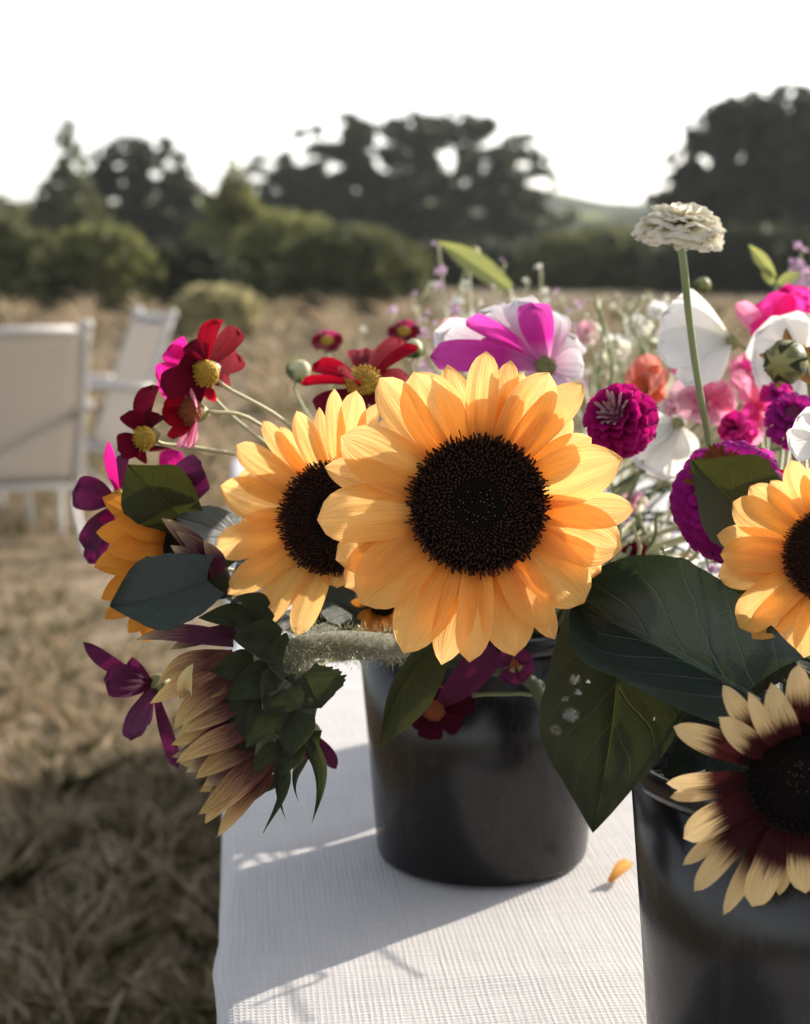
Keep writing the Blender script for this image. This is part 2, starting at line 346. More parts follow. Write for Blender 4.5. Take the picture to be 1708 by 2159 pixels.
def hill(name, y, x0, x1, hfun, mat, depth=160):
    xs = np.linspace(x0, x1, 160); ys = np.linspace(0, 1, 14); V = []
    for t in ys:
        for x in xs: V.append((x, y + (t - .5) * depth, -1 + (hfun(x) + 1 + 3 * noise.noise(Vector((x * .02, t * 5, 1))) + 1.6 * noise.noise(Vector((x * .11, t * 19, 4)))) * math.sin(math.pi * min(1, t * .8 + .02)) ))
    o = world_obj(name, V, grid_faces(159, 13), mat); tag(o, kind='structure'); return o
def hill_mat():
    mt, n = newmat('wooded_hill'); tc = n.nodes.new('ShaderNodeTexCoord'); o = tc.outputs['Object']
    a = noise_(n, o, .018, 2, .5); b = noise_(n, o, .22, 4, .6)
    wood = ramp(n, b, [(.3, (.018, .026, .012)), (.7, (.06, .075, .032))])
    finish(n, mixc(n, ramp(n, a, [(.50, (0, 0, 0)), (.53, (1, 1, 1))]), wood, (.17, .19, .075)), .95, 0, None, .05, b, 1., 4.); return mt
HM = hill_mat()
hill('hill', 560, -420, 420, lambda x: 19 + 3.5 * math.sin(x * .021 + 1.2) + 2 * math.sin(x * .055), HM)
hill('hill', 300, -260, 300, lambda x: 6.5 + 2 * math.sin(x * .03 + .4), HM, 120)

# ------------------------------------------------------------------ trees
def foliage_mat(name, c0, c1, trans=.35):
    mt, n = newmat(name); geo = n.nodes.new('ShaderNodeNewGeometry')
    r = geo.outputs['Random Per Island']; tc = n.nodes.new('ShaderNodeTexCoord'); f = noise_(n, tc.outputs['Object'], .7, 3)
    c = mixc(n, mth(n, 'ADD', mth(n, 'MULTIPLY', r, .5), mth(n, 'MULTIPLY', f, .5)), c0, c1)
    finish(n, c, .6, trans, mixc(n, r, tuple(x * 1.6 for x in c0), tuple(x * 1.8 for x in c1)), .25); return mt
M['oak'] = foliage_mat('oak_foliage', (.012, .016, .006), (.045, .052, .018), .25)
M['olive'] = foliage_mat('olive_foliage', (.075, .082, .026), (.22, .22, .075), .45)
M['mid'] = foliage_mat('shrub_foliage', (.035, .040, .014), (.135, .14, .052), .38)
M['straw'] = foliage_mat('straw_grass', (.22, .20, .09), (.42, .37, .20), .40)
M['bark'] = plain_mat('bark', (.055, .042, .030), .95, .4, 6., bst=1., bdist=.05)
def leaves_geo(cl, n, size, seed, aspect=.6):
    """leaf-sized quads spread through ellipsoid clumps; cl rows: x y z rx ry rz weight"""
    r = np.random.default_rng(seed); cl = np.array(cl, float); wgt = cl[:, 6] * cl[:, 3] * cl[:, 5]; idx = r.choice(len(cl), n, p=wgt / wgt.sum())
    d = r.normal(size=(n, 3)); d /= np.linalg.norm(d, axis=1, keepdims=True); rr = np.abs(r.normal(size=n)) * .42 + .25 * r.random(n)
    c = cl[idx, :3] + d * rr[:, None] * cl[idx, 3:6] + r.normal(size=(n, 3)) * cl[idx, 3:6] * .22
    a = r.normal(size=(n, 3)); a /= np.linalg.norm(a, axis=1, keepdims=True); b = np.cross(a, r.normal(size=(n, 3))); b /= np.linalg.norm(b, axis=1, keepdims=True)
    s = size * (.6 + .8 * r.random(n))[:, None]; a = a * s * .5; b = b * s * .5 * aspect
    V = np.stack([c - a, c + b, c + a, c - b], 1).reshape(-1, 3); return V, np.arange(4 * n).reshape(n, 4)
def tree(name, label, cat, pxl, pxr, ptop, pbot, y, nleaf, size, mat, seed, trunk=True, group=None, shape='dome', holes=.0, rough=.22, freq=3.2):
    """crown: leaves spread through an uneven envelope, with gaps carved where a noise field is low"""
    rg = np.random.default_rng(seed); r = random.Random(seed)
    A = at_y(pxl, pbot, y); Bp = at_y(pxr, ptop, y); x0, x1, zt, zb = A.x, Bp.x, Bp.z, max(A.z, .02)
    cx, rx, cz, rz = (x0 + x1) / 2, (x1 - x0) / 2, (zt + zb) / 2, (zt - zb) / 2; pts = []
    nz = noise.noise; so = seed * 3.7
    while len(pts) < nleaf:
        U = rg.uniform(-1.15, 1.15, (nleaf * 2, 3))
        for u, v, t in U:
            if t < -1: continue
            rr = math.hypot(u, v)
            if shape == 'cone': lim = max(0, 1 - (t + 1) / 2) ** .8 + .06
            else:
                q = (t + .3) / 1.3; lim = math.sqrt(max(0, 1 - q ** 2.4)) if q > 0 else 1 - .25 * q * q
            if rr > lim * 1.3: continue
            e = nz(Vector((u * freq + so, v * freq * .6, t * freq))) ; e2 = nz(Vector((u * freq * 2.7 + so, v * freq, t * freq * 2.7 + 9)))
            top = 1 + rough * (1.1 * e + .8 * e2)
            if shape != 'cone' and (t > top * .93 or rr > lim * top): continue
            if shape == 'cone' and rr > lim * top: continue
            if holes and t > -.35:
                h = nz(Vector((u * freq * 1.9 + so + 30, v * .55, t * freq * 1.9)))
                if h < -.34 + holes * .55 * min(1, t + .55): continue
            if rr < lim * .5 and rg.random() < .5: continue
            pts.append((cx + u * rx, y + v * rx * .7, cz + t * rz))
            if len(pts) >= nleaf: break
    c = np.array(pts); n = len(c)
    a = rg.normal(size=(n, 3)); a /= np.linalg.norm(a, axis=1, keepdims=True); b = np.cross(a, rg.normal(size=(n, 3))); b /= np.linalg.norm(b, axis=1, keepdims=True)
    sz = size * (.5 + .9 * rg.random(n))[:, None]; a = a * sz * .5; b = b * sz * .32
    base = Vector((cx, y, -.05)); t_ = thing(name, base, label, cat, group)
    world_obj('crown', np.stack([c - a, c + b, c + a, c - b], 1).reshape(-1, 3), np.arange(4 * n).reshape(n, 4), mat, t_, smooth=False)
    if trunk:
        tr = max(.05, rx * .06); top = cz + rz * .4
        GV, GF, _ = tube_geo([base, Vector((cx + .1 * tr, y, zb * .6 + .1)), Vector((cx - tr, y, cz)), Vector((cx, y, top))], tr * 1.3, tr * .3, sides=9)
        GV = list(GV); GF = list(GF)
        for k in range(14):
            e = Vector(pts[r.randrange(n)]); st = Vector((cx, y, cz - rz * r.uniform(.3, .8))); md = st.lerp(e, .5) + Vector((0, 0, -.05 * rz))
            v2, f2, _ = tube_geo([st, md, e], tr * .35, tr * .08, sides=5, sub=3); o_ = len(GV); GV += v2; GF += [[i + o_ for i in f] for f in f2]
        world_obj('trunk', GV, GF, M['bark'], t_)
    return t_
tree('oak_tree', 'broad dark oak with sky showing through its upper crown, standing alone mid field', 'tree', 545, 1180, 222, 660, 92, 60000, .36, M['oak'], 11, holes=.62, rough=.24)
tree('oak_tree', 'tall dark oak rising behind the white zinnia', 'tree', 1395, 1900, 178, 680, 72, 60000, .32, M['oak'], 12, holes=.12, rough=.28)
tree('deciduous_tree', 'dark rounded tree behind the two pale garden chairs', 'tree', 160, 440, 280, 660, 74, 24000, .28, M['oak'], 13, holes=.5, rough=.25)
tree('deciduous_tree', 'thin feathery tree beside the dark rounded tree', 'tree', 50, 245, 245, 660, 66, 13000, .26, M['mid'], 14, shape='cone', holes=.5, rough=.5)
tree('willow_shrub', 'tall pale olive shrub between the rounded tree and the lone oak', 'shrub', 375, 615, 345, 680, 46, 20000, .16, M['olive'], 15, shape='cone', rough=.45)
tree('hedge_shrub', 'bushy olive shrub at the foot of the lone oak', 'shrub', 585, 890, 470, 690, 34, 20000, .13, M['mid'], 16, rough=.3)
tree('hedge_shrub', 'dark leafy shrub growing right behind the tilted back of the far garden chair', 'shrub', 250, 500, 500, 690, 36, 15000, .13, M['oak'], 17, rough=.35)
tree('hedge_shrub', 'yellow-green shrub below the thin feathery tree', 'shrub', 90, 330, 470, 690, 35, 15000, .13, M['olive'], 18, rough=.4)
tree('hedge_shrub', 'green shrub behind the garden chair that shows its back', 'shrub', -160, 120, 445, 690, 34, 16000, .13, M['mid'], 19, rough=.35)
tree('hedge_shrub', 'tall olive shrub joining the pale shrub to the bushy one', 'shrub', 490, 730, 440, 690, 38, 15000, .13, M['olive'], 25, rough=.4)
tree('hedge_shrub', 'low dark shrub in the gap between the two oaks', 'shrub', 1110, 1480, 475, 680, 55, 20000, .2, M['mid'], 20, rough=.35)
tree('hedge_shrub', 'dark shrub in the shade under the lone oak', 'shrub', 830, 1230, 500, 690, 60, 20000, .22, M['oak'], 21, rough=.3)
tree('deciduous_tree', 'distant low tree beyond the thin feathery tree', 'tree', -200, 95, 400, 640, 120, 14000, .4, M['mid'], 22, rough=.3)
tree('hedge_shrub', 'dark shrub at the foot of the tall oak behind the pink sweet peas', 'shrub', 1380, 1830, 470, 690, 50, 22000, .2, M['oak'], 23, rough=.3)
tree('grass_clump', 'pale clump of tall dry grass between the chairs and the hedge', 'grass', 370, 540, 600, 710, 24, 9000, .12, M['straw'], 24, trunk=False, rough=.5)

# ------------------------------------------------------------------ grass
def grass(n, x0, x1, y0, y1, h, w_, seed):
    r = np.random.default_rng(seed); y = y0 * (y1 / y0) ** r.random(n); x = (x0 + (x1 - x0) * r.random(n)) * (y / y0 if y0 > 5 else 1 + 0 * y)
    k_ = 3.6 / np.maximum(1, y / 7); cx_ = np.round(x * k_ + r.normal(size=n) * .22) / k_; cy_ = np.round(y * k_ + r.normal(size=n) * .22) / k_; t = r.random(n) < .72; hj = .5 + 1.3 * np.abs(np.sin(cx_ * 91.7 + cy_ * 57.3))
    x = np.where(t, cx_ + .05 * np.sin(cy_ * 40) + r.normal(size=n) * .055, x); y = np.where(t, cy_ + r.normal(size=n) * .055, y)
    sc = np.maximum(1, y / 6); a = r.random(n) * 6.283; hh = h * (.4 + r.random(n)) * sc ** .6 * np.where(t, hj, .5); ww = w_ * (.6 + .8 * r.random(n)) * sc
    lean = (r.normal(size=(n, 2)) * .75) * hh[:, None]; b = np.stack([x, y, np.full(n, -.03)], 1); s = np.stack([np.cos(a) * ww, np.sin(a) * ww, 0 * a], 1)
    mid = b + np.stack([lean[:, 0] * .35, lean[:, 1] * .35, hh * .65], 1); tip = b + np.stack([lean[:, 0], lean[:, 1], hh], 1)
    V = np.stack([b - s, b + s, mid + s * .7, tip, mid - s * .7], 1).reshape(-1, 3); i = np.arange(n)[:, None] * 5
    return V, i + np.array([[0, 1, 2, 3, 4]])
def grass_mat():
    mt, n = newmat('dry_grass'); geo = n.nodes.new('ShaderNodeNewGeometry'); r = geo.outputs['Random Per Island']; f = noise_(n, geo.outputs['Position'], 1.3, 4)
    c = ramp(n, mth(n, 'ADD', mth(n, 'MULTIPLY', r, .55), mth(n, 'MULTIPLY', f, .5)), [(.27, (.07, .078, .025)), (.42, (.18, .145, .07)), (.58, (.42, .31, .20)), (.85, (.56, .45, .33))])
    finish(n, c, .8, .3, c, .15); return mt
gm = grass_mat()
V1, F1 = grass(100000, -3.2, 1.2, 2.3, 9.5, .056, .0034, 3); V2, F2 = grass(60000, -3.5, 4, 9, 33, .06, .006, 4)
V3, F3 = grass(9000, -7, 9, 22, 33, .085, .006, 6)
tag(world_obj('grass', np.concatenate([V1, V2, V3]), np.concatenate([F1, F2 + len(V1), F3 + len(V1) + len(V2)]), gm, smooth=False), 'short dry grass covering the mown field', 'grass', kind='stuff')

# ------------------------------------------------------------------ haze
def haze():
    V, F = box_geo((0, 380, 16), (1100, 800, 38))
    mt, n = newmat('haze_air'); v = n.nodes.new('ShaderNodeVolumePrincipled'); v.inputs['Density'].default_value = .00026; v.inputs['Color'].default_value = (.92, .95, 1, 1)
    v.inputs['Anisotropy'].default_value = .3
    o = n.nodes.new('ShaderNodeOutputMaterial'); n.links.new(v.outputs[0], o.inputs['Volume'])
    tag(world_obj('haze', V, F, mt, smooth=False), 'pale summer haze over the fields', 'haze', kind='stuff')
haze()

# ------------------------------------------------------------------ garden chairs
M['alu'] = plain_mat('pale_aluminium', (.46, .43, .40), .45, .06, 20., bst=.05)
def sling_mat():
    mt, n = newmat('sling_mesh'); uv, u, v = uvs(n)
    c = n.nodes.new('ShaderNodeTexChecker'); c.inputs['Scale'].default_value = 160; n.links.new(uv, c.inputs[0])
    finish(n, mixc(n, c.outputs['Fac'], (.40, .365, .33), (.48, .44, .40)), .7, .45, (.62, .57, .51), .2, c.outputs['Fac'], .3, .001); return mt
M['sling'] = sling_mat()
def chair(loc, yaw, label):
    t = thing('garden_chair', loc, label, 'chair', rz=yaw); t['group'] = 'pale garden chairs on the field'
    def loc_tube(name, pts, r, mat=M['alu']):
        V, F, UV = tube_geo([Vector(p) for p in pts], r, sides=10, sub=5); o = link(name, mesh_data(name, V, F, UV, mat)); o.parent = t; return o
    def sheet(name, a, b, wd, sag, th=.004):
        nu, nv = 8, 12; V = []; UV = []
        for i in range(nv + 1):
            for j in range(nu + 1):
                s = i / nv; q = j / nu; p = Vector(a).lerp(Vector(b), s); d = (Vector(b) - Vector(a)).normalized(); nn = d.cross(Vector((1, 0, 0)))
                V.append(p + Vector(((q - .5) * wd, 0, 0)) + nn * (sag * math.sin(math.pi * q) * (.5 + .5 * math.sin(math.pi * s)))); UV.append((q, s))
        o = link(name, mesh_data(name, V, grid_faces(nu, nv), UV, M['sling'])); o.parent = t
        md = o.modifiers.new('thick', 'SOLIDIFY'); md.thickness = th; return o
    W = .54; h = W / 2
    back = sheet('backrest', (0, -.24, .31), (0, -.46, .93), W - .03, .02); seat = sheet('seat', (0, .24, .42), (0, -.22, .34), W - .03, .02)
    for s in (-1, 1):
        loc_tube('back_frame', [(s * h, -.21, .24), (s * h, -.35, .60), (s * h, -.475, .955)], .017)
        loc_tube('seat_frame', [(s * h, .27, .425), (s * h, 0, .385), (s * h, -.25, .33)], .014)
        loc_tube('armrest', [(s * (h + .03), -.36, .63), (s * (h + .035), -.1, .655), (s * (h + .035), .2, .645), (s * (h + .03), .29, .60)], .021)
        loc_tube('leg', [(s * (h + .03), .27, .62), (s * (h + .03), .24, .3), (s * (h + .03), .20, 0)], .016)
        loc_tube('leg', [(s * (h + .01), .08, .42), (s * (h + .01), -.12, .2), (s * (h + .01), -.32, 0)], .016)
        V, F, UV = lathe_geo([(.001, -.024), (.018, -.02), (.026, 0), (.018, .02), (.001, .024)], (s * h, -.478, .965), (0, 0, 1), 12); k = link('frame_cap', mesh_data('frame_cap', V, F, UV, M['alu'])); k.parent = t
    loc_tube('top_rail', [(-h, -.472, .945), (h, -.472, .945)], .02); loc_tube('lower_rail', [(-h, -.235, .30), (h, -.235, .30)], .016); loc_tube('front_rail', [(-h, .265, .43), (h, .265, .43)], .014)
    return t
def yaw_of(dx, dy): return math.atan2(-dx, dy)
chair(Vector((-1.70, 6.75, 0)), yaw_of(-.42, .9), 'pale garden chair seen from behind, its back turned to the flowers')
chair(Vector((-1.62, 7.55, 0)), yaw_of(-.86, -.42), 'pale garden chair turned sideways with its armrest and seat showing')

# ------------------------------------------------------------------ table and cloth
TZ = .74
E0 = onz(466, 2159, TZ); E1 = onz(489, 1000, TZ); TD = (E1 - E0).normalized(); TN = Vector((TD.y, -TD.x, 0))
T_START, T_LEN, T_W = -.75, 3.78, .95
def tpt(s, a, z): return E0 + TD * (s + T_START) + TN * a + Vector((0, 0, z - TZ))
def cloth_mat():
    mt, n = newmat('white_linen'); tc = n.nodes.new('ShaderNodeTexCoord'); uv, u, v = uvs(n)
    wob = noise_(n, mapv(n, uv, (18, 18, 1)), 1., 3); wu = mth(n, 'ADD', u, mth(n, 'MULTIPLY', wob, .0022)); wv = mth(n, 'ADD', v, mth(n, 'MULTIPLY', wob, .0022))
    su = mth(n, 'SINE', mth(n, 'MULTIPLY', wu, 2 * math.pi / .0042)); sv = mth(n, 'SINE', mth(n, 'MULTIPLY', wv, 2 * math.pi / .0042))
    th1 = noise_(n, mapv(n, uv, (300, 14, 1)), 1., 2, .6); th2 = noise_(n, mapv(n, uv, (14, 300, 1)), 1., 2, .6)
    weave = mth(n, 'ADD', mth(n, 'MULTIPLY', mth(n, 'MAXIMUM', su, sv), .4), mth(n, 'ADD', mth(n, 'MULTIPLY', th1, 1.2), mth(n, 'MULTIPLY', th2, 1.2)))
    big = noise_(n, mapv(n, uv, (5, 3, 1)), 1., 4)
    k = mth(n, 'ADD', .68, mth(n, 'ADD', mth(n, 'MULTIPLY', mth(n, 'ADD', mth(n, 'MULTIPLY', th1, .5), mth(n, 'MULTIPLY', th2, .5)), .55), mth(n, 'MULTIPLY', mth(n, 'MAXIMUM', su, sv), .05)))
    g = n.nodes.new('ShaderNodeCombineColor'); 
    for i in range(3): n.links.new(k, g.inputs[i])
    c = mixc(n, 1., mixc(n, big, (.40, .385, .38), (.45, .435, .43)), g.outputs[0], 'MULTIPLY')
    finish(n, c, .9, .0, None, .15, weave, .7, .0008, sheen=.15); return mt
M['cloth'] = cloth_mat()
tb = thing('trestle_table', tpt(T_LEN / 2, T_W / 2, 0), 'long trestle table hidden under the white linen cloth', 'table')
def tbox(name, s0, s1, a0, a1, z0, z1):
    V = [tpt(s, a, z) for s in (s0, s1) for a in (a0, a1) for z in (z0, z1)]
    F = [[0, 1, 3, 2], [4, 6, 7, 5], [0, 4, 5, 1], [2, 3, 7, 6], [0, 2, 6, 4], [1, 5, 7, 3]]; return world_obj(name, V, F, plain_t, tb, smooth=False)
plain_t = plain_mat('pale_wood', (.30, .20, .11), .7, .25, 12.)
tbox('table_top', .02, T_LEN - .02, .02, T_W - .02, .705, .733)
for s in (.25, T_LEN / 2, T_LEN - .25):
    for a in (.1, T_W - .1): tbox('leg', s - .02, s + .02, a - .02, a + .02, 0, .705)
def cloth():
    D = .66; na, ns = 150, 260; V = []; UV = []
    ss = np.concatenate([np.linspace(-D, 0, 8)[:-1], np.linspace(0, 1.9, 150), np.linspace(1.92, T_LEN, 60), np.linspace(T_LEN, T_LEN + D, 8)[1:]])
    aa = np.concatenate([np.linspace(-D, 0, 30)[:-1], np.linspace(0, T_W, 110), np.linspace(T_W, T_W + D, 10)[1:]])
    for s in ss:
        for a in aa:
            ds = max(0, -s, s - T_LEN); da = max(0, -a, a - T_W); cs = min(max(s, 0), T_LEN); ca = min(max(a, 0), T_W)
            z = TZ
            z += .0030 * noise.noise(Vector((s * 2.2, a * 9, 0))) + .0016 * max(0, 1 - abs(noise.noise(Vector((s * 5, a * 3.2, 9)))) * 9) + .0009 * noise.noise(Vector((s * 17, a * 6, 5)))
            z += .0022 * math.exp(-((a - .42 - .12 * (s - 1.2)) / .010) ** 2) * max(0, noise.noise(Vector((s * 3, 1, 7))) + .3)
            fold = .012 * math.sin(s * 21 + 2 * noise.noise(Vector((s * 2, 0, 0)))) + .008 * math.sin(s * 47)
            if da > 0:
                out = (.004 + .35 * fold * min(1, da / D) - .01 * da / D) ; ca += (-1 if a < 0 else 1) * out; z = TZ - da
            elif ds > 0: cs += (-1 if s < 0 else 1) * (.006 + .012 * math.sin(a * 25) * ds / D); z = TZ - ds
            else:
                e = min(a, T_W - a); ca += 0
                if e < .012: z -= .004 * (1 - e / .012) ** 2
                if a < .03: ca += (.012 * noise.noise(Vector((s * 4, 3, 3))) + .004 * noise.noise(Vector((s * 15, 3, 3)))) * (1 - a / .03)
            V.append(tpt(cs, ca, z)); UV.append((a, s))
    o = world_obj('tablecloth', V, grid_faces(len(aa) - 1, len(ss) - 1), M['cloth'], None, UV, origin=tuple(tpt(T_LEN / 2, T_W / 2, TZ)))
    tag(o, 'white woven linen cloth spread over the long table', 'tablecloth')
cloth()

# ------------------------------------------------------------------ buckets
def bucket_mat():
    mt, n = newmat('black_plastic'); tc = n.nodes.new('ShaderNodeTexCoord'); f = noise_(n, tc.outputs['Object'], 25., 5); f2 = noise_(n, tc.outputs['Object'], 900., 2)
    ds = ramp(n, noise_(n, mapv(n, tc.outputs['Object'], (9, 9, 3)), 3., 6, .7), [(.52, (0, 0, 0)), (.8, (1, 1, 1))])
    finish(n, mixc(n, mth(n, 'MULTIPLY', ds, .5), ramp(n, f, [(.3, (.0035, .003, .0035)), (.75, (.007, .006, .006))]), (.045, .036, .030)), mth(n, 'ADD', mth(n, 'ADD', .18, mth(n, 'MULTIPLY', f, .14)), mth(n, 'MULTIPLY', ds, .25)), 0, None, .40, f2, .04, .0005); return mt
M['bucket'] = bucket_mat(); M['water'] = plain_mat('dark_water', (.008, .009, .006), .35, .1, 4., bst=0., spec=.2)
def bucket(x, y, label, rb=.090, rr=.106, h=.208):
    t = thing('flower_bucket', (x, y, TZ + .002), label, 'bucket', 'black flower buckets on the table')
    c = Vector((x, y, TZ + .003))
    lathe('bucket_body', t, [(rb * .92, 0), (rb * .985, .001), (rb, .005), (rb + (rr - rb) * .45, h * .45), (rr, h - .012), (rr - .004, h - .012), (rb - .004, .01), (.001, .008)], c, (0, 0, 1), M['bucket'], 72)
    lathe('rim', t, [(rr - .005, h - .014), (rr + .001, h - .014), (rr + .0022, h - .010), (rr + .0022, h - .002), (rr + .001, h), (rr - .003, h), (rr - .005, h - .004), (rr - .005, h - .0139)], c, (0, 0, 1), M['bucket'], 72)
    lathe('water', t, [(.001, h * .62), (rr - .0095, h * .62), (rr - .0098, h * .615), (.001, h * .615)], c, (0, 0, 1), M['water'], 40)
    return Vector((x, y, TZ + h))
B1 = bucket(.066, 1.335, 'black plastic bucket whose side shows below the big open sunflower')
B2 = bucket(.243, .945, 'black plastic bucket standing behind the maroon and cream sunflower')
B3 = bucket(.180, 1.70, 'black plastic bucket under the pink and white cosmos behind the sunflowers')

# ------------------------------------------------------------------ leaves
def leaf_geo(L, W, lobe=.12, fold=.18, droop=.15, wave=.03, tip=1.0, nu=16, nv=20, ph=0., jag=.012, vm=.30, side=0., curlr=0., curll=0., base=.42):
    v, u = np.meshgrid(np.linspace(0, 1, nv + 1), np.linspace(-1, 1, nu + 1), indexing='ij')
    pr = np.where(v < vm, base + (1 - base) * np.sin(np.pi / 2 * np.clip(v / vm, 0, 1)), np.clip(1 - ((v - vm) / (1 - vm)), 0, 1) ** .82 * (1 + .42 * np.sin(np.pi * np.clip((v - vm) / (1 - vm), 0, 1))))
    pr = np.maximum(pr, .008) * (1 + jag * np.sin(v * 61 + ph) + jag * .7 * np.sin(v * 37 + 2 * ph))
    x = u * W / 2 * pr; y = v * L - lobe * L * np.abs(u) ** 1.6 * (1 - v) ** 3
    z = fold * W * .5 * np.abs(u) * pr - droop * L * v * v + wave * W * np.sin(7 * v + ph + 2 * u) * np.abs(u) + wave * .5 * W * np.sin(13 * v + u * 3 + ph) * np.abs(u) ** 2
    z -= .012 * W * np.exp(-(u / .06) ** 2); z += .010 * W * np.abs(np.sin(np.pi * (v * 4.6 - np.abs(u) * 2.2))) * np.abs(u)
    z += curlr * W * np.clip(u - .35, 0, 1) ** 2 + curll * W * np.clip(-u - .35, 0, 1) ** 2
    x = x + side * L * np.sin(np.pi * v * .9)
    return np.stack([x, y, z], -1).reshape(-1, 3), np.stack([(u + 1) / 2, v], -1).reshape(-1, 2), grid_faces(nu, nv)
def leaf3d(name, parent, B, T, n, W, mat, holes=None, thick=0, **k):
    x, y, z = frame(T - B, n); L = (T - B).length; k.setdefault('droop', .12)
    V, UV, F = leaf_geo(L, W, **k); V[:, 2] += k['droop'] * L * UV[:, 1]      # the tip stays where it was measured
    if holes:
        c = UV[F].mean(1); keep = np.ones(len(F), bool)
        for hu, hv, hr in holes: keep &= ((c[:, 0] - hu) ** 2 + ((c[:, 1] - hv) * L / W) ** 2) > (hr * (1 + .40 * np.sin(3 * np.arctan2(c[:, 1] - hv, c[:, 0] - hu) + hu * 90) + .28 * np.sin(7 * np.arctan2(c[:, 1] - hv, c[:, 0] - hu)))) ** 2
        F = F[keep]
    o = world_obj(name, V @ np.array([x, y, z]) + np.array(B), F, mat, parent, UV)
    if holes:
        dv = np.zeros(len(UV), np.float32)
        for hu, hv, hr in holes: dv = np.maximum(dv, np.clip((1.45 - np.sqrt((UV[:, 0] - hu) ** 2 + ((UV[:, 1] - hv) * L / W) ** 2) / (hr * 1.05 + .002)) * 2.2, 0, 1) * .6)
        o.data.attributes.new('dry', 'FLOAT', 'POINT').data.foreach_set('value', dv)
    return o

# ------------------------------------------------------------------ sunflowers
def floret_mesh(spots):
    """spots: list of (pos, axis, length, radius, split)"""
    V = []; F = []
    for p, a, L, r, split in spots:
        s = a.orthogonal().normalized(); t = a.cross(s); o = len(V)
        bend = (s * random.uniform(-1, 1) + t * random.uniform(-1, 1)) * L * .25
        for h, q, bd in ((-.2, .8, 0), (.45, 1., .2), (.8, 1.25, .6), (1., .7, 1.)):
            for k in range(4): th = k * math.pi / 2; V.append(p + a * (L * h) + bend * bd + (s * math.cos(th) + t * math.sin(th)) * r * q)
        for i in range(3):
            for k in range(4): F.append([o + i * 4 + k, o + i * 4 + (k + 1) % 4, o + (i + 1) * 4 + (k + 1) % 4, o + (i + 1) * 4 + k])
        F.append([o + 12, o + 13, o + 14, o + 15])
    return V, F
def sunflower(label, c, n, R, petals, mat, stem, nback=14, back_len=1.0, stem_r=.006, seed=1, mapf=None, dome=.22, group=None, extra=None, arch=.07, florets=1.0, discmat=None, name='sunflower', fmat='floret'):
    """petals: (tipx, tipy, width_px, layer[, base angle offset]) measured in the picture and laid on the flower's own plane"""
    r = random.Random(seed); n = n.normalized(); c = Vector(c)
    dpt = (c - CAM).dot(FW)
    t = thing(name, stem[-1], label, 'sunflower', group)
    e1 = (RT - n * RT.dot(n)).normalized(); e2 = n.cross(e1)
    for q in petals:
        px, py, wp, lay = q[:4]; off = q[4] if len(q) > 4 else 0
        kk = dict(q[5]) if len(q) > 5 else {}
        tip = onplane(px, py, c, n); d = tip - c; a = math.atan2(d.dot(e2), d.dot(e1)) + off
        rim = e1 * math.cos(a) + e2 * math.sin(a)
        B = c + rim * R * .70 + n * (.0012 * lay - .009); T = tip + n * (.0032 * lay)
        ln = (T - B).length
        kw = dict(arch=arch + r.uniform(-.02, .03), cup=r.uniform(.06, .16), ridges=r.choice((3, 3, 4)), ramp=r.uniform(.018, .036), wav=r.uniform(.03, .09), tipcurl=r.uniform(-.10, .10), ph=r.uniform(0, 6), p=r.uniform(2.1, 3.8), q=r.uniform(.60, .85),
                  vm=r.uniform(.50, .62), base=.58, side=r.uniform(-.03, .03), nu=12, nv=16); kw.update(kk)
        petal3d('petal', t, B, T, n, m(wp, dpt) * 1.05, mat, **kw)
    for i in range(nback):
        a = 2 * math.pi * (i + r.uniform(-.3, .3)) / nback; rim = e1 * math.cos(a) + e2 * math.sin(a); ln = R * (1.75 + r.uniform(-.12, .12)) * back_len
        B = c + rim * R * .8 - n * .008; T = c + rim * ln - n * (.010 + r.uniform(0, .008))
        petal3d('petal', t, B, T, n, R * .72 * r.uniform(.8, 1.1), mat, arch=.05, cup=.12, wav=.04, ph=r.uniform(0, 6), base=.45, vm=.5)
    # the dark disc, its florets
    D = lathe('disc', t, [(R * .90, -.010), (R * .93, R * dome * .25), (R * .86, R * dome * .55), (R * .65, R * dome * .85), (R * .35, R * dome * .8), (R * .12, R * dome * .62), (.0005, R * dome * .6)], c, n, discmat or M['disc'], 40)
    def hgt(f): return R * dome * (.42 + .50 * math.sin(math.pi * min(1, (1 - f) * 1.5) / 2)) - R * dome * .25 * max(0, 1 - f / .35)
    outer = []; inner = []; dots = []
    cnt = int(1250 * florets)
    for i in range(cnt):
        f = math.sqrt((i + .5) / cnt); a = i * 2.39996; jit = r.uniform(-.012, .012); f2 = f * 1.0 + jit
        rim = e1 * math.cos(a) + e2 * math.sin(a); p = c + rim * R * f2 + n * hgt(min(1, max(0, f2)))
        if f > .36:
            ax = (n + rim * (.15 + .9 * max(0, f - .55))).normalized(); L = R * (.07 + .10 * max(0, f - .4) / .6) * r.uniform(.7, 1.3)
            if f > .93: p = p + n * R * .05 - rim * R * .05; ax = (n * .95 + rim * .7 + Vector((r.uniform(-.3, .3), r.uniform(-.3, .3), r.uniform(-.3, .3)))).normalized(); L = R * r.uniform(.08, .15)
            outer.append((p, ax, L, R * .0125 * r.uniform(.8, 1.3), 1))
        else:
            inner.append((p, (n + rim * .1).normalized(), R * .035, R * .013, 0))
            if f < .28 and r.random() < .30: dots.append((p + n * R * .03, n, R * .008, R * .0055, 0))
    V, F = floret_mesh(outer); o = world_obj('florets', V, F, M[fmat], D); tag(o, kind='stuff')
    V, F = floret_mesh(inner); o = world_obj('florets', V, F, M['floret_in'], D); tag(o, kind='stuff')
    if dots: V, F = floret_mesh(dots); o = world_obj('florets', V, F, M['dot'], D); tag(o, kind='stuff')
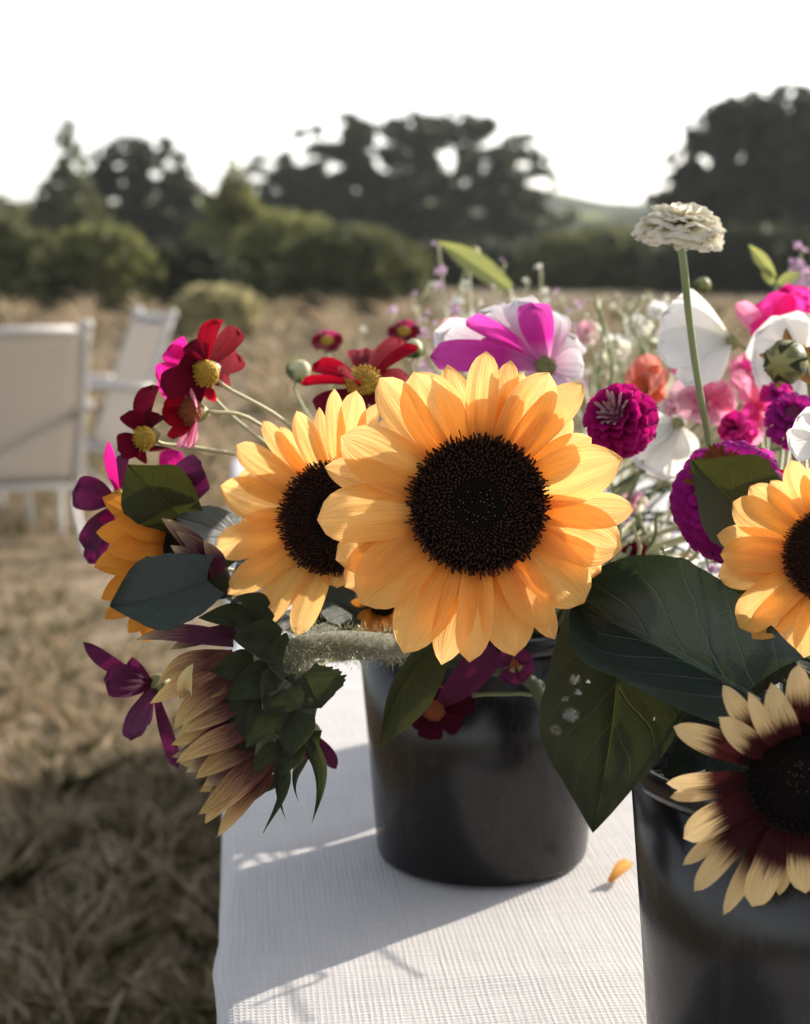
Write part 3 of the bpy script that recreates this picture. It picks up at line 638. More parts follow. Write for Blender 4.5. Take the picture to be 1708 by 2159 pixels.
    lathe('flower_base', t, [(R * .2, -R * .75), (R * .45, -R * .6), (R * .85, -R * .35), (R * 1.02, -.010), (R * .98, -.006)], c, n, M['bract'], 24)
    for i in range(12):
        a = 2 * math.pi * (i + r.uniform(-.2, .2)) / 12; rim = e1 * math.cos(a) + e2 * math.sin(a)
        petal3d('bract', t, c + rim * R * .8 - n * R * .3, c + rim * R * r.uniform(1.02, 1.2) - n * (R * r.uniform(.25, .5)), -n, R * .45, M['bract'], arch=.1, cup=.15, base=.7, vm=.3, p=1.3, q=1., nu=4, nv=8)
    pts = [c - n * R * .6, c - n * R * 1.3] + [Vector(q) for q in stem]
    tube('stem', t, pts, stem_r, M['stem_hairy'], stem_r * 1.15, sides=12)
    return t

# main sunflower
D0 = 1.0
MC = P(*Z1(893, 868), D0); nm = (-ray(*Z1(893, 868))).normalized() + Vector((.02, 0, .05))
main_pet = [(930, 140, 150, 3), (1050, 178, 120, 1), (1110, 232, 150, 0), (1232, 242, 215, 3, .03), (1392, 292, 175, 2, .08), (1438, 545, 170, 0, .02), (1578, 650, 270, 3, -.03), (1640, 890, 170, 1, .02), (1575, 1080, 280, 2, .05),
            (1480, 1190, 190, 1, .05), (1400, 1335, 265, 3, .08), (1212, 1450, 205, 4, .06), (1262, 1510, 140, 0), (1070, 1590, 250, 2, .05), (850, 1615, 165, 4, .03, {'cup': .45, 'ramp': .0}), (720, 1628, 180, 2), (540, 1575, 240, 3, -.12),
            (335, 1335, 285, 4, -.10), (255, 1260, 230, 1, -.05), (212, 1130, 240, 1), (130, 940, 265, 4, .04), (163, 690, 180, 3, .05), (242, 545, 265, 4, .03), (424, 264, 200, 2), (590, 240, 280, 3, -.02), (745, 198, 185, 1), (985, 300, 170, 0), (1330, 420, 180, 1), (640, 1500, 200, 0), (1130, 1400, 200, 0)]
main = sunflower('largest sunflower, wide open with golden petals and a dark centre, above the bucket', MC, nm, m(150, D0), [(*Z1(q[0], q[1]), q[2] * .44, *q[3:]) for q in main_pet], M['sun'],
                 [P(1040, 1200, 1.13), P(1030, 1330, 1.28), B1 + Vector((.01, 0, -.02)), B1 + Vector((-.02, .03, -.17))], nback=5, seed=3, stem_r=.0075)
# leaves carried by its stem
leaf3d('leaf', main, P(*Z5(1345, 1500), .95), P(*Z5(330, 960), 1.03), -ray(1380, 1340) + Vector((.05, 0, .35)), m(315, .97), M['leaf'], fold=.6, droop=.02, wave=.08, lobe=.22, vm=.42, curll=.4, curlr=.2, nu=28, nv=34, jag=.008, base=.55)
tube('leaf_stalk', main, [P(*Z5(1345, 1500), .95), P(1590, 1480, 1.03), P(1420, 1420, 1.2), B1 + Vector((.03, 0, -.03))], .0022, M['stem_dark'])
LH = [(.80, .30, .030), (.76, .36, .018), (.84, .40, .016), (.78, .47, .040), (.88, .55, .026), (.70, .30, .010), (.2, .5, .008)]
leaf3d('leaf', main, P(1305, 1330, 1.02), P(*Z8(35, 1052), .92), -ray(1280, 1560) + Vector((-.25, 0, .1)), m(292, 1.0), M['leaf_thin'], holes=LH, fold=.12, droop=.04, wave=.025, vm=.36, nu=120, nv=130, side=-.03, jag=.006, base=.8)
leaf3d('leaf', main, P(925, 1340, 1.05), P(803, 1588, 1.03), -ray(890, 1470) + Vector((.8, 0, .1)), m(100, 1.05), M['leaf_thin'], fold=.8, droop=.1, wave=.03, vm=.40, side=.10)
for pts in ([P(985, 1415, 1.2), P(1060, 1412, 1.21), P(1120, 1440, 1.22), P(1150, 1500, 1.235)], [P(940, 1390, 1.21), P(1040, 1395, 1.22), P(1140, 1450, 1.23)]):
    tube('side_stalk', main, pts, .0058, M['stem_dark'], .0048, sides=12)
# the sunflower tucked behind it
LC = P(*Z6(850, 1080), 1.085); nl = (-ray(700, 1090)).normalized() + Vector((-.42, 0, .05))
left_pet = [(600, 285, 185, 2), (325, 362, 150, 1), (158, 545, 215, 3), (28, 845, 300, 2, .04), (150, 760, 200, 1), (8, 1310, 265, 3, -.05), (120, 1640, 240, 4, -.05), (292, 1890, 240, 3, -.05), (592, 1945, 220, 2), (735, 255, 130, 0), (880, 122, 150, 2), (1040, 148, 215, 3), (1180, 235, 150, 2),
            (870, 1590, 230, 1), (1180, 1600, 220, 1), (440, 400, 140, 0), (150, 1120, 200, 0), (200, 1480, 180, 0), (1350, 300, 200, 1)]
sunflower('sunflower half hidden behind the largest sunflower, turned towards the chairs', LC, nl, m(122, 1.085), [(*Z6(q[0], q[1]), q[2] * .2849, *q[3:]) for q in left_pet], M['sun'],
          [P(760, 1200, 1.2), P(880, 1320, 1.32), B1 + Vector((-.02, .01, -.02)), B1 + Vector((.02, .03, -.17))], nback=5, seed=5, stem_r=.007)
# right edge sunflower
RC = P(*Z5(1825, 690), .93); nr = (-ray(1740, 1170)).normalized() + Vector((-.30, 0, .05))
right_pet = [(1612, 140, 160, 2), (1362, 290, 190, 1), (1284, 388, 215, 3), (1184, 578, 175, 2), (1214, 690, 205, 3, .03), (1190, 815, 230, 2), (1322, 1110, 240, 3, -.05), (1392, 1180, 210, 2, -.05), (1690, 1295, 180, 3), (1740, 180, 170, 3), (1880, 120, 180, 2), (1250, 760, 170, 0), (1480, 250, 150, 0),
             (2050, 200, 200, 2), (2250, 330, 200, 3), (2350, 560, 200, 2), (2370, 800, 210, 3), (2250, 1050, 210, 2), (2050, 1230, 210, 3), (1880, 1310, 200, 2), (1560, 1260, 180, 1)]
sunr = sunflower('golden sunflower beside the cut purple zinnia and above the maroon and cream one', RC, nr, m(98, .93), [(*Z5(q[0], q[1]), q[2] * .36, *q[3:]) for q in right_pet], M['sun'],
          [P(1720, 1330, 1.0), B2 + Vector((.02, .02, .03)), B2 + Vector((.02, .02, -.165))], nback=4, seed=6, stem_r=.006)
leaf3d('leaf', sunr, P(1625, 1140, .99), P(*Z9(670, 908), .96), -ray(1540, 1040) + Vector((.15, 0, .25)), m(205, .97), M['leaf_thin'], fold=.35, droop=.02, wave=.04, vm=.45, nu=20, nv=24, base=.6)
leaf3d('leaf', sunr, P(1640, 1330, 1.0), P(1570, 1480, .97), -ray(1600, 1400), m(120, .97), M['leaf_thin'], fold=.2)
leaf3d('leaf', sunr, P(1700, 1290, .99), P(1590, 1330, .97), -ray(1650, 1320) + Vector((0, 0, .4)), m(110, .97), M['leaf_thin'], fold=.2)
for (bx, by, tx, ty, wp, d0, d1) in ((1600, 1470, 1395, 1650, 110, 1.0, .98), (1560, 1450, 1340, 1610, 100, 1.04, 1.03), (1640, 1500, 1480, 1660, 110, .98, .95), (1690, 1480, 1560, 1620, 110, .97, .94), (1520, 1430, 1430, 1560, 100, 1.02, 1.0), (1620, 1420, 1540, 1540, 110, 1.0, .97)):
    leaf3d('leaf', sunr, P(bx, by, d0), P(tx, ty, d1), -ray(tx, ty) + Vector((.1, 0, .5)), m(wp, d1), M['leaf'], fold=.25, droop=.1, wave=.05, vm=.42)
for (bx, by, tx, ty, wp) in ((1760, 1400, 1560, 1430, 170), (1760, 1330, 1590, 1360, 150), (1600, 1300, 1500, 1230, 120), (1650, 1250, 1560, 1180, 120)): leaf3d('leaf', sunr, P(bx, by, 1.08), P(tx, ty, 1.06), -ray(bx, by) + Vector((0, 0, .3)), m(wp, 1.06), M['leaf_thin'], fold=.2, droop=.05, vm=.45)
# maroon and cream sunflower
BC = P(*Z8(1262, 738), .87); nb = (-ray(1690, 1640)).normalized() + Vector((-.12, 0, -.04))
bic_pet = [(538, 452, 175, 3), (500, 772, 140, 3), (513, 855, 110, 2, -.05), (594, 1085, 190, 3, -.05), (583, 1240, 105, 2, -.05), (655, 1388, 145, 3, -.03), (818, 1527, 130, 2), (985, 1475, 195, 3, 0, {'p': 4.5, 'q': .6}), (1290, 1392, 200, 3, 0, {'p': 4.5, 'q': .6}), (1430, 1470, 170, 2), (1560, 1400, 190, 3), (1740, 1280, 180, 2), (1860, 1120, 180, 3), (1960, 930, 170, 2), (2000, 720, 190, 3), (1950, 500, 170, 2), (1830, 330, 180, 3), (1650, 180, 170, 2), (1440, 110, 170, 3),
           (1130, 1420, 140, 1), (700, 1180, 140, 1),
           (815, 226, 145, 2, 0, {'arch': .30, 'tipcurl': -.3}), (818, 418, 165, 4, 0, {'arch': .4, 'tipcurl': -.5}), (985, 290, 120, 5, 0, {'arch': .5, 'tipcurl': -.5}), (1100, 245, 200, 4, 0, {'arch': .5, 'tipcurl': -.6}), (1245, 95, 160, 2, 0, {'arch': .3})]
sunflower('maroon and cream sunflower drooping over the rim of its bucket', BC, nb, m(122, .87), [(*Z8(q[0], q[1]), q[2] * .325, *q[3:]) for q in bic_pet], M['bic'],
          [P(1690, 1560, .97), B2 + Vector((.01, -.03, .01)), B2 + Vector((0, .03, -.165))], nback=0, seed=8, stem_r=.006, dome=.10, florets=.9, fmat='floret_in')
# orange sunflower at the left, seen edge on
OC = P(352, 1180, 1.13); no = (-ray(340, 1180)).normalized() * .45 + Vector((-.9, .0, .05))
to = thing('sunflower', B1 + Vector((-.04, 0, -.17)), 'deep orange sunflower seen from its side, above the drooping faded one', 'sunflower')
for tx, ty, bx, by, wp, k in [(216, 1048, 345, 1110, 62, 0), (203, 1122, 350, 1135, 66, 1), (198, 1196, 352, 1165, 74, 2), (214, 1262, 356, 1200, 66, 1), (222, 1305, 360, 1225, 60, 0), (270, 1335, 372, 1245, 64, 2), (300, 1352, 392, 1250, 66, 1), (240, 1085, 350, 1130, 60, 3), (225, 1160, 352, 1155, 60, 3)]:
    petal3d('petal', to, P(bx, by, 1.12 - .004 * k), P(tx, ty, 1.10 - .004 * k), -ray(300, 1180) + Vector((-.3, 0, .2)), m(wp, 1.1), M['sun_orange'], arch=.06, cup=.15, wav=.05, ph=k * 2., base=.5, p=2.4, nu=10, nv=14)
lathe('disc', to, [(.034, -.006), (.036, 0), (.03, .006), (.015, .010), (.001, .010)], P(352, 1180, 1.125), no, M['disc'], 28)
tube('stem', to, [P(365, 1185, 1.14), P(470, 1230, 1.2), P(680, 1330, 1.3), B1 + Vector((-.04, 0, -.01)), B1 + Vector((-.04, 0, -.17))], .006, M['stem_hairy'])

# drooping faded sunflower
td = thing('sunflower', B1 + Vector((0, -.02, -.17)), 'faded half closed sunflower drooping over the edge of the cloth on a thick stalk', 'sunflower')
HD = 1.06
bud = [(890, 390, 378, 378, 95, 0, 'bud_dark'), (900, 330, 560, 440, 80, -1, 'bud_dark'), (880, 480, 480, 600, 110, -1, 'bud_petal'), (900, 470, 448, 718, 105, 1, 'bud_petal'), (900, 560, 690, 720, 120, 1, 'bud_petal'), (640, 700, 688, 505, 85, 3, 'lemon'), (880, 600, 575, 850, 125, 2, 'bud_petal'),
       (930, 700, 610, 880, 130, 3, 'bud_petal'), (1000, 720, 568, 940, 120, 2, 'bud_petal'), (1000, 780, 572, 1010, 110, 2, 'bud_dark'), (1010, 830, 590, 1030, 110, 3, 'bud_petal'), (1000, 860, 640, 1085, 110, 1, 'bud_dark'), (1030, 900, 690, 1120, 120, 2, 'bud_petal'), (1060, 920, 730, 1150, 110, 1, 'bud_dark'),
       (1050, 980, 700, 1300, 110, 3, 'bud_petal'), (1070, 1000, 745, 1355, 120, 2, 'bud_petal'), (1080, 1040, 805, 1420, 90, 1, 'bud_petal'), (1090, 1080, 880, 1270, 110, 0, 'bud_petal'), (860, 640, 660, 790, 110, -1, 'bud_dark'), (950, 760, 620, 960, 130, -1, 'bud_petal'), (1000, 900, 700, 1180, 140, -2, 'bud_petal'), (900, 560, 540, 660, 120, -2, 'bud_petal'), (1010, 860, 620, 1060, 120, -2, 'bud_petal'), (1060, 960, 760, 1260, 130, -2, 'bud_dark')]
for i, (bx, by, tx, ty, wz, k, mt) in enumerate(bud):
    r = random.Random(i); petal3d('petal', td, P(*Z3(bx, by), HD - .004 * k), P(*Z3(tx, ty), HD - .012 - .005 * k), -ray(430, 1550) + Vector((-.2, 0, .15 - .02 * i)), m(wz * .4, HD) * 1.1, M[mt],
            arch=r.uniform(.08, .2), cup=r.uniform(.15, .4), ridges=3, ramp=.05, wav=.06, tipcurl=r.uniform(-.3, .25), ph=i * 1.3, base=.7, vm=.45, p=1.9, q=.85, nu=10, nv=14, twist=r.uniform(-.5, .5))
hc = P(*Z3(1030, 760), HD + .02); hn = (P(*Z3(700, 960), HD - .01) - P(*Z3(1130, 640), HD + .02)).normalized()
lathe('flower_base', td, [(.008, -.042), (.020, -.034), (.034, -.016), (.040, .004), (.037, .022), (.026, .034), (.001, .037)], hc, hn, M['bract'], 28)
br = [(1130, 560, 840, 700, 170, 3), (1180, 600, 1035, 775, 230, 4), (1150, 700, 960, 960, 190, 3), (1240, 760, 1175, 1010, 170, 4), (1000, 520, 760, 545, 150, 2), (1130, 420, 880, 380, 200, 2), (1120, 880, 1000, 1090, 120, 3), (1240, 900, 1090, 1130, 120, 2), (1080, 330, 860, 260, 170, 0), (1160, 480, 1040, 460, 210, 3),
      (1150, 980, 1020, 1390, 62, 3), (1190, 1010, 1175, 1335, 50, 2), (1290, 900, 1285, 1362, 70, 4), (1270, 1000, 1215, 1235, 45, 3), (1130, 1100, 1035, 1202, 36, 2), (1330, 860, 1345, 1120, 60, 2), (960, 260, 700, 265, 110, -1), (1060, 240, 890, 160, 120, -1)]
for i, (bx, by, tx, ty, wz, k) in enumerate(br):
    thin = wz < 80
    petal3d('bract', td, P(*Z3(bx, by), HD - .012 - .003 * k), P(*Z3(tx, ty), HD - .020 - .003 * k), -ray(560, 1450) + Vector((.1, 0, .1)), m(wz * .4, HD) * 1.15, M['bract'], arch=.12, cup=.25, base=.75, vm=.3, p=1.0 if thin else 1.5, q=1.2 if thin else .95, nu=10, nv=18, side=(.16 if i % 2 else -.12) if thin else .03, ridges=2, ramp=.025, wav=.07, ph=i * 1.7, tipcurl=.5 if thin else (.25 if i % 3 else -.15), twist=.3 * math.sin(i * 2.1))
leaf3d('leaf', td, P(*Z3(1260, 560), 1.05), P(*Z3(1350, 745), 1.045), -ray(660, 1400) + Vector((.2, 0, .1)), m(140, 1.05), M['bract'], holes=[(.78, .45, .10), (.6, .7, .03)], nu=40, nv=40, fold=.2, jag=.05, vm=.5)
stp = [P(*Z3(1110, 610), HD + .012), P(*Z3(1190, 480), HD + .004), P(*Z3(1330, 415), HD + .01), P(840, 1362, HD + .06), P(930, 1352, 1.2), P(1000, 1350, 1.32), B1 + Vector((0, -.01, -.02)), B1 + Vector((0, -.02, -.17))]
tube('stem', td, stp, .0098, M['stem_hairy'], .0078, sides=16, rfun=lambda s: 1 + .10 * math.sin(s * 40))
def hairs(pts, n_, r, L, parent, mat):
    V, F, _ = tube_geo(pts, r, sides=16, sub=9, cap=False); V = np.array([tuple(v) for v in V]); ctr = V.reshape(-1, 16, 3).mean(1).repeat(16, 0); nn = V - ctr; rg = np.random.default_rng(5); idx = rg.integers(0, len(V) - 32, n_)
    p = V[idx] + rg.normal(size=(n_, 3)) * r * .35; d = nn[idx] / r + rg.normal(size=(n_, 3)) * .35; l = L * (.5 + rg.random(n_))[:, None]; s = rg.normal(size=(n_, 3)) * .00018
    T = np.stack([p - s, p + s, p + d * l], 1).reshape(-1, 3); o = world_obj('hairs', T, np.arange(3 * n_).reshape(n_, 3), mat, parent, smooth=False); tag(o, kind='stuff')
hairs(stp[:5], 7000, .0092, .0030, td, M['stem_pale'])
# sunflower leaves on the left of the bouquet
leaf3d('leaf', td, P(438, 1222, 1.07), P(231, 1274, 1.05), -ray(330, 1240) + Vector((-.05, 0, .45)), m(165, 1.06), M['leaf'], fold=.22, droop=.06, wave=.03, vm=.45, curlr=.1, nu=20, nv=24, base=.5, side=-.06)
leaf3d('leaf', td, P(378, 1085, 1.10), P(270, 978, 1.07), -ray(310, 1040) + Vector((-.3, 0, .0)), m(150, 1.08), M['leaf_thin'], fold=.15, droop=.05, wave=.03, vm=.45, nu=18, nv=20, base=.6)
leaf3d('leaf', td, P(560, 1150, 1.14), P(362, 1085, 1.10), -ray(440, 1090) + Vector((.0, 0, .6)), m(95, 1.1), M['leaf'], fold=.15, droop=.05, vm=.45)
leaf3d('leaf', td, P(600, 1290, 1.10), P(455, 1330, 1.07), -ray(540, 1300) + Vector((.0, 0, .3)), m(110, 1.1), M['leaf'], fold=.2, droop=.05, vm=.45)
leaf3d('leaf', td, P(620, 1200, 1.15), P(470, 1250, 1.11), -ray(540, 1230), m(150, 1.1), M['leaf'], fold=.2, droop=.05, vm=.45)
leaf3d('leaf', td, P(480, 1200, 1.16), P(330, 1150, 1.15), -ray(400, 1180), m(140, 1.1), M['leaf'], fold=.2, droop=.05, vm=.45)
for (bx, by, tx, ty, wp) in ((740, 1330, 610, 1285, 95), (760, 1300, 650, 1240, 90)): leaf3d('leaf', td, P(bx, by, 1.2), P(tx, ty, 1.17), -ray(bx, by) + Vector((0, 0, .3)), m(wp, 1.17), M['leaf'], fold=.2, droop=.05, vm=.45)
# closed bicolour bud behind those leaves
tcb = thing('sunflower_bud', B1 + Vector((-.05, .02, -.17)), 'closed maroon and cream sunflower bud between the dark leaves', 'sunflower bud')
for i, (bx, by, tx, ty, wz) in enumerate([(442, 1222, 341, 1092, 48), (450, 1215, 372, 1120, 40), (440, 1235, 360, 1150, 44), (455, 1215, 430, 1140, 40)]):
    petal3d('petal', tcb, P(bx, by, 1.095 - .003 * i), P(tx, ty, 1.08 - .003 * i), -ray(400, 1150) + Vector((.2, 0, .2)), m(wz, 1.09), M['bud_dark'], arch=.12, cup=.35, ridges=2, ramp=.04, base=.6, p=1.8, side=.06)
lathe('flower_base', tcb, [(.003, -.014), (.010, -.008), (.013, 0), (.010, .010), (.002, .016)], P(450, 1226, 1.10), Vector((-.6, -.2, .7)), M['bract'], 16)
tube('stem', tcb, [P(455, 1232, 1.105), P(560, 1300, 1.2), P(760, 1370, 1.3), B1 + Vector((-.05, .02, -.02)), B1 + Vector((-.05, .02, -.17))], .004, M['stem'])
# small yellow sunflower in the shade between the stalk and the big flower
SCn = P(812, 1272, 1.18)
ts = sunflower('small sunflower in the shade behind the hairy stalk', SCn, -ray(716, 1290) + Vector((.5, 0, -.2)), m(30, 1.17), [(835, 1290, 40, 1), (830, 1325, 42, 2), (790, 1345, 40, 1), (745, 1345, 36, 2), (800, 1265, 38, 0)], M['sun_orange'],
          [P(800, 1330, 1.26), B1 + Vector((-.03, -.03, -.02)), B1 + Vector((-.03, -.03, -.17))], nback=8, back_len=1.1, seed=12, stem_r=.004, florets=.25)

# ------------------------------------------------------------------ cosmos
def centre_ball(parent, c, n, r, mat, name='flower_centre'):
    lathe(name, parent, [(r * .7, -r * .5), (r, -r * .1), (r * .95, r * .25), (r * .6, r * .5), (.0003, r * .58)], c, n, mat, 18)
    V = []; F = []; spots = []
    n = n.normalized(); e1 = n.orthogonal().normalized(); e2 = n.cross(e1)
    for i in range(70):
        f = math.sqrt((i + .5) / 70); a = i * 2.39996; rim = e1 * math.cos(a) + e2 * math.sin(a)
        spots.append((c + rim * r * f + n * r * (.5 - .35 * f * f), (n + rim * .5 * f).normalized(), r * .32, r * .07, 0))
    V, F = floret_mesh(spots); tag(world_obj('florets', V, F, mat, parent, smooth=False), kind='stuff')
def cosmos(label, c, n, petals, d, mats, stem, ball=.010, ballmat='pollen', calyx=True, stem_r=.0014, stemmat='stem_pale', group=None, name='cosmos', depth_tip=0., cat='cosmos'):
    """petals: (tipx, tipy, width_px, mat index, depth shift[, options])"""
    t = thing(name, stem[-1], label, cat, group); n = n.normalized(); c = Vector(c)
    for i, q in enumerate(petals):
        T = P(q[0], q[1], d + q[4]); u = (T - c); u = u - n * u.dot(n); u.normalize(); r = random.Random(i * 7 + int(q[0]))
        kw = dict(arch=r.uniform(.02, .12), cup=r.uniform(-.02, .14), base=.28, vm=.66, p=4.5, q=.55, ridges=4, ramp=.016, wav=.05, teeth=.10, ph=r.uniform(0, 6), nu=12, nv=12, side=r.uniform(-.03, .03))
        if len(q) > 5: kw.update(q[5])
        pn = n if abs((T - c).normalized().dot(n)) < .9 else -ray(q[0], q[1])
        petal3d('petal', t, c + u * max(ball, .004) * .6, T, pn, m(q[2], d), M[mats[q[3]]], **kw)
    if ball > .001: centre_ball(t, c + n * .001, n, ball, M[ballmat])
    if calyx: lathe('calyx', t, [(.0018, -.016), (.0055, -.011), (.0075, -.004), (.006, 0)], c, n, M['bud_green'], 14)
    tube('stem', t, [c - n * .013] + [Vector(s) for s in stem], stem_r, M[stemmat], stem_r * 1.2, sides=8)
    return t
def z2p(l): return [(*Z2(q[0], q[1]), q[2] * .34, *q[3:]) for q in l]
into1 = lambda dx=0, dy=0: [B1 + Vector((dx, dy, 0)), B1 + Vector((dx * .5, dy * .5, -.16))]
into2 = lambda dx=0, dy=0: [B2 + Vector((dx, dy, 0)), B2 + Vector((dx * .5, dy * .5, -.16))]
into3 = lambda dx=0, dy=0: [B3 + Vector((dx, dy, 0)), B3 + Vector((dx * .5, dy * .5, -.16))]
vn = lambda px, py, x=0, y=0, z=0: (-ray(px, py)).normalized() + Vector((x, y, z))
z2w = lambda l: [(*Z2(q[0], q[1]), q[2] * .44, *q[3:]) for q in l]
cosmos('bright red cosmos with a yellow centre standing highest beside the garden chairs', P(*Z2(985, 500), 1.14), vn(436, 785, -.55, 0, -.35),
       z2w([(1035, 168, 135, 0, .02), (1185, 228, 110, 0, .03), (1190, 395, 115, 0, .03), (1120, 520, 110, 0, .03), (985, 665, 110, 0, .02), (850, 690, 120, 1, .01), (692, 600, 150, 1, -.02), (835, 400, 150, 1, -.01), (890, 300, 130, 1, 0)]), 1.14, ['red', 'dkred_shade'],  # left petals use the darker red, their shadow painted as colour
       [P(470, 812, 1.15), P(610, 896, 1.18), P(800, 1080, 1.26), *into1(-.03, .03)], ball=.0095)
cosmos('magenta cosmos peeping out behind the highest bright red cosmos', P(*Z2(880, 470), 1.19), vn(400, 760, -.2), z2w([(745, 335, 130, 0, 0), (662, 525, 110, 0, 0), (790, 300, 100, 0, .01), (700, 640, 110, 0, .01), (960, 330, 110, 0, .01)]), 1.19, ['mag'],
       [P(470, 860, 1.21), P(640, 1000, 1.24), *into1(-.02, .05)], ball=.008)
cosmos('dark red cosmos in the shade with narrow petals, right below the bright red one', P(*Z2(600, 905), 1.13), vn(306, 922, -.6, 0, -.2), z2w([(648, 575, 130, 0, .01), (492, 740, 130, 0, -.01), (425, 975, 130, 0, -.01), (560, 1045, 110, 0, .01), (690, 760, 110, 0, .01), (735, 980, 100, 0, .02)]), 1.13, ['dkred_shade'],
       [P(340, 935, 1.15), P(420, 945, 1.17), P(560, 985, 1.2), P(760, 1150, 1.27), *into1(-.04, .02)], ball=.0085)
cosmos('red and pink cosmos seen from the side, tucked under the highest red cosmos', P(*Z2(890, 745), 1.15), vn(405, 868, -.85, .1, .1), z2w([(712, 690, 120, 0, -.01), (708, 790, 120, 0, -.01), (770, 915, 120, 0, -.01), (845, 975, 110, 1, -.015), (905, 960, 90, 1, -.02), (905, 640, 110, 1, -.02), (800, 590, 120, 0, .01)]), 1.15, ['red', 'pink'],
       [P(450, 869, 1.155), P(552, 898, 1.18), P(760, 1090, 1.26), *into1(-.02, .02)], ball=.010, ballmat='pollen_dark')
cosmos('deep magenta cosmos whose petals stick out behind the orange sunflower', P(*Z2(440, 1300), 1.15), vn(220, 1040, -.3), z2p([(148, 1235, 215, 0, -.01), (372, 925, 75, 1, -.01, {'p': 2., 'q': .9, 'teeth': 0}), (225, 1600, 150, 0, .0), (290, 1490, 120, 1, 0), (470, 1000, 90, 0, .01), (250, 1690, 130, 0, .01)]), 1.15, ['purple', 'mag'],
       [P(320, 1100, 1.18), P(480, 1200, 1.22), *into1(-.05, 0)], ball=.008)
cosmos('purple cosmos with a curled shiny petal above the dark leaves', P(*Z2(760, 1210), 1.12), vn(390, 1010, .1, 0, .2), z2p([(1000, 1215, 215, 0, -.02, {'cup': .3, 'arch': .15, 'teeth': .03}), (950, 1060, 180, 0, -.02, {'cup': -.3, 'arch': .3, 'teeth': .03}), (760, 975, 150, 1, .0, {'arch': .2}), (860, 1350, 190, 0, -.01, {'teeth': .03})]), 1.12, ['purple', 'mag'],
       [P(440, 1090, 1.15), P(600, 1210, 1.22), *into1(-.03, -.01)], ball=.006)
z3p = lambda l: [(*Z3(q[0], q[1]), q[2] * .4, *q[3:]) for q in l]
cosmos('dark purple cosmos hanging below the orange sunflower, against the grass', P(*Z3(468, 620), 1.10), vn(300, 1440, -.75, .2, -.1), z3p([(95, 392, 100, 0, -.01, {'p': 2.4, 'q': .8}), (205, 600, 175, 0, -.02), (350, 915, 175, 0, -.02), (598, 1065, 100, 0, -.01), (330, 500, 110, 0, .01), (420, 820, 130, 0, .01)]), 1.10, ['purple'],
       [P(360, 1440, 1.12), P(500, 1400, 1.18), P(760, 1385, 1.28), *into1(-.06, -.02)], ball=.0)
cosmos('dark magenta cosmos mostly hidden behind the faded drooping sunflower', P(*Z3(1300, 870), 1.12), vn(660, 1560, .2), z3p([(1432, 1065, 75, 0, 0, {'p': 2.4, 'q': .8}), (1200, 1050, 100, 0, .0), (1250, 760, 100, 0, .0)]), 1.12, ['purple'], [P(640, 1470, 1.16), P(700, 1385, 1.2), P(800, 1365, 1.28), *into1(-.05, -.04)], ball=.0)
z1p = lambda l: [(*Z1(q[0], q[1]), q[2] * .44, *q[3:]) for q in l]
cosmos('crimson cosmos with a wide yellow centre right above the half hidden sunflower', P(*Z1(345, 292), 1.22), vn(766, 812, -.1, .1, .75), z1p([(103, 188, 110, 0, .03), (310, 122, 110, 0, .08), (402, 122, 90, 0, .09), (532, 72, 125, 0, .06), (606, 108, 70, 0, .03, {'cup': .4}), (42, 288, 60, 0, -.0, {'cup': .4}), (225, 235, 100, 0, -.03, {'arch': .2}), (120, 420, 130, 1, -.03), (280, 470, 140, 1, -.05), (480, 430, 130, 1, -.03), (560, 250, 100, 0, .02)]), 1.22, ['red', 'dkred_shade'],
       [P(780, 900, 1.25), P(880, 1150, 1.3), *into1(-.01, .04)], ball=.0130)
for (px, py, s, lb) in ((690, 722, 34, 'small blurred dark red cosmos above the pale cosmos bud'), (852, 702, 36, 'small blurred magenta cosmos above the greenish bud, touching the pale sprigs')):
    cosmos(lb, P(px, py, 1.62), vn(px, py, -.1, 0, .9), [(px - s, py - 4, 30, 0, 0), (px + s, py - 6, 30, 0, 0), (px - s * .5, py - 20, 30, 0, .03), (px + s * .5, py - 22, 30, 1, .03), (px, py - 24, 30, 1, .04), (px - s * .6, py + 16, 30, 0, -.02), (px + s * .5, py + 18, 30, 0, -.02)], 1.62, ['dkred_shade', 'mag'],
           [P(px + 40, py + 160, 1.64), P(1000, 1100, 1.68), *into3(-.06, .02)], ball=.006)
cosmos('large white and violet pink cosmos right above the largest sunflower', P(1150, 775, 1.21), vn(1100, 740, .1, -.1, .55), [(905, 752, 74, 1, -.01, {'teeth': .03}), (915, 700, 95, 0, .03), (982, 676, 46, 1, .02, {'cup': .5, 'teeth': 0}), (1005, 655, 90, 0, .06), (1065, 640, 80, 0, .07), (1122, 638, 76, 1, .02, {'cup': .2}), (1165, 655, 78, 0, .05), (1085, 632, 84, 0, .04), (1218, 712, 74, 0, .03), (1232, 770, 70, 0, 0), (1000, 735, 66, 1, .0), (1195, 850, 70, 0, -.03), (1080, 870, 80, 0, -.04)], 1.21, ['pw', 'pm'],
       [P(1150, 900, 1.24), P(1090, 1150, 1.3), *into1(.02, .04)], ball=.0075, ballmat='bud_green')
cosmos('dark red cosmos with an orange centre hanging in front of the bucket', P(915, 1497, 1.2), vn(915, 1497, 0, 0, -.2), [(1000, 1475, 50, 0, 0), (975, 1530, 54, 0, 0), (905, 1560, 54, 0, 0), (862, 1520, 50, 0, 0), (868, 1460, 50, 0, .01), (920, 1440, 50, 0, .01), (1042, 1360, 70, 1, -.01, {'teeth': .02})], 1.2, ['dusk', 'purple'],
       [P(1000, 1466, 1.215), P(1090, 1462, 1.22), P(1150, 1450, 1.235), B1 + Vector((.085, -.05, .004)), B1 + Vector((.04, -.03, -.16))], ball=.0075, ballmat='pollen_dark', stemmat='stem')
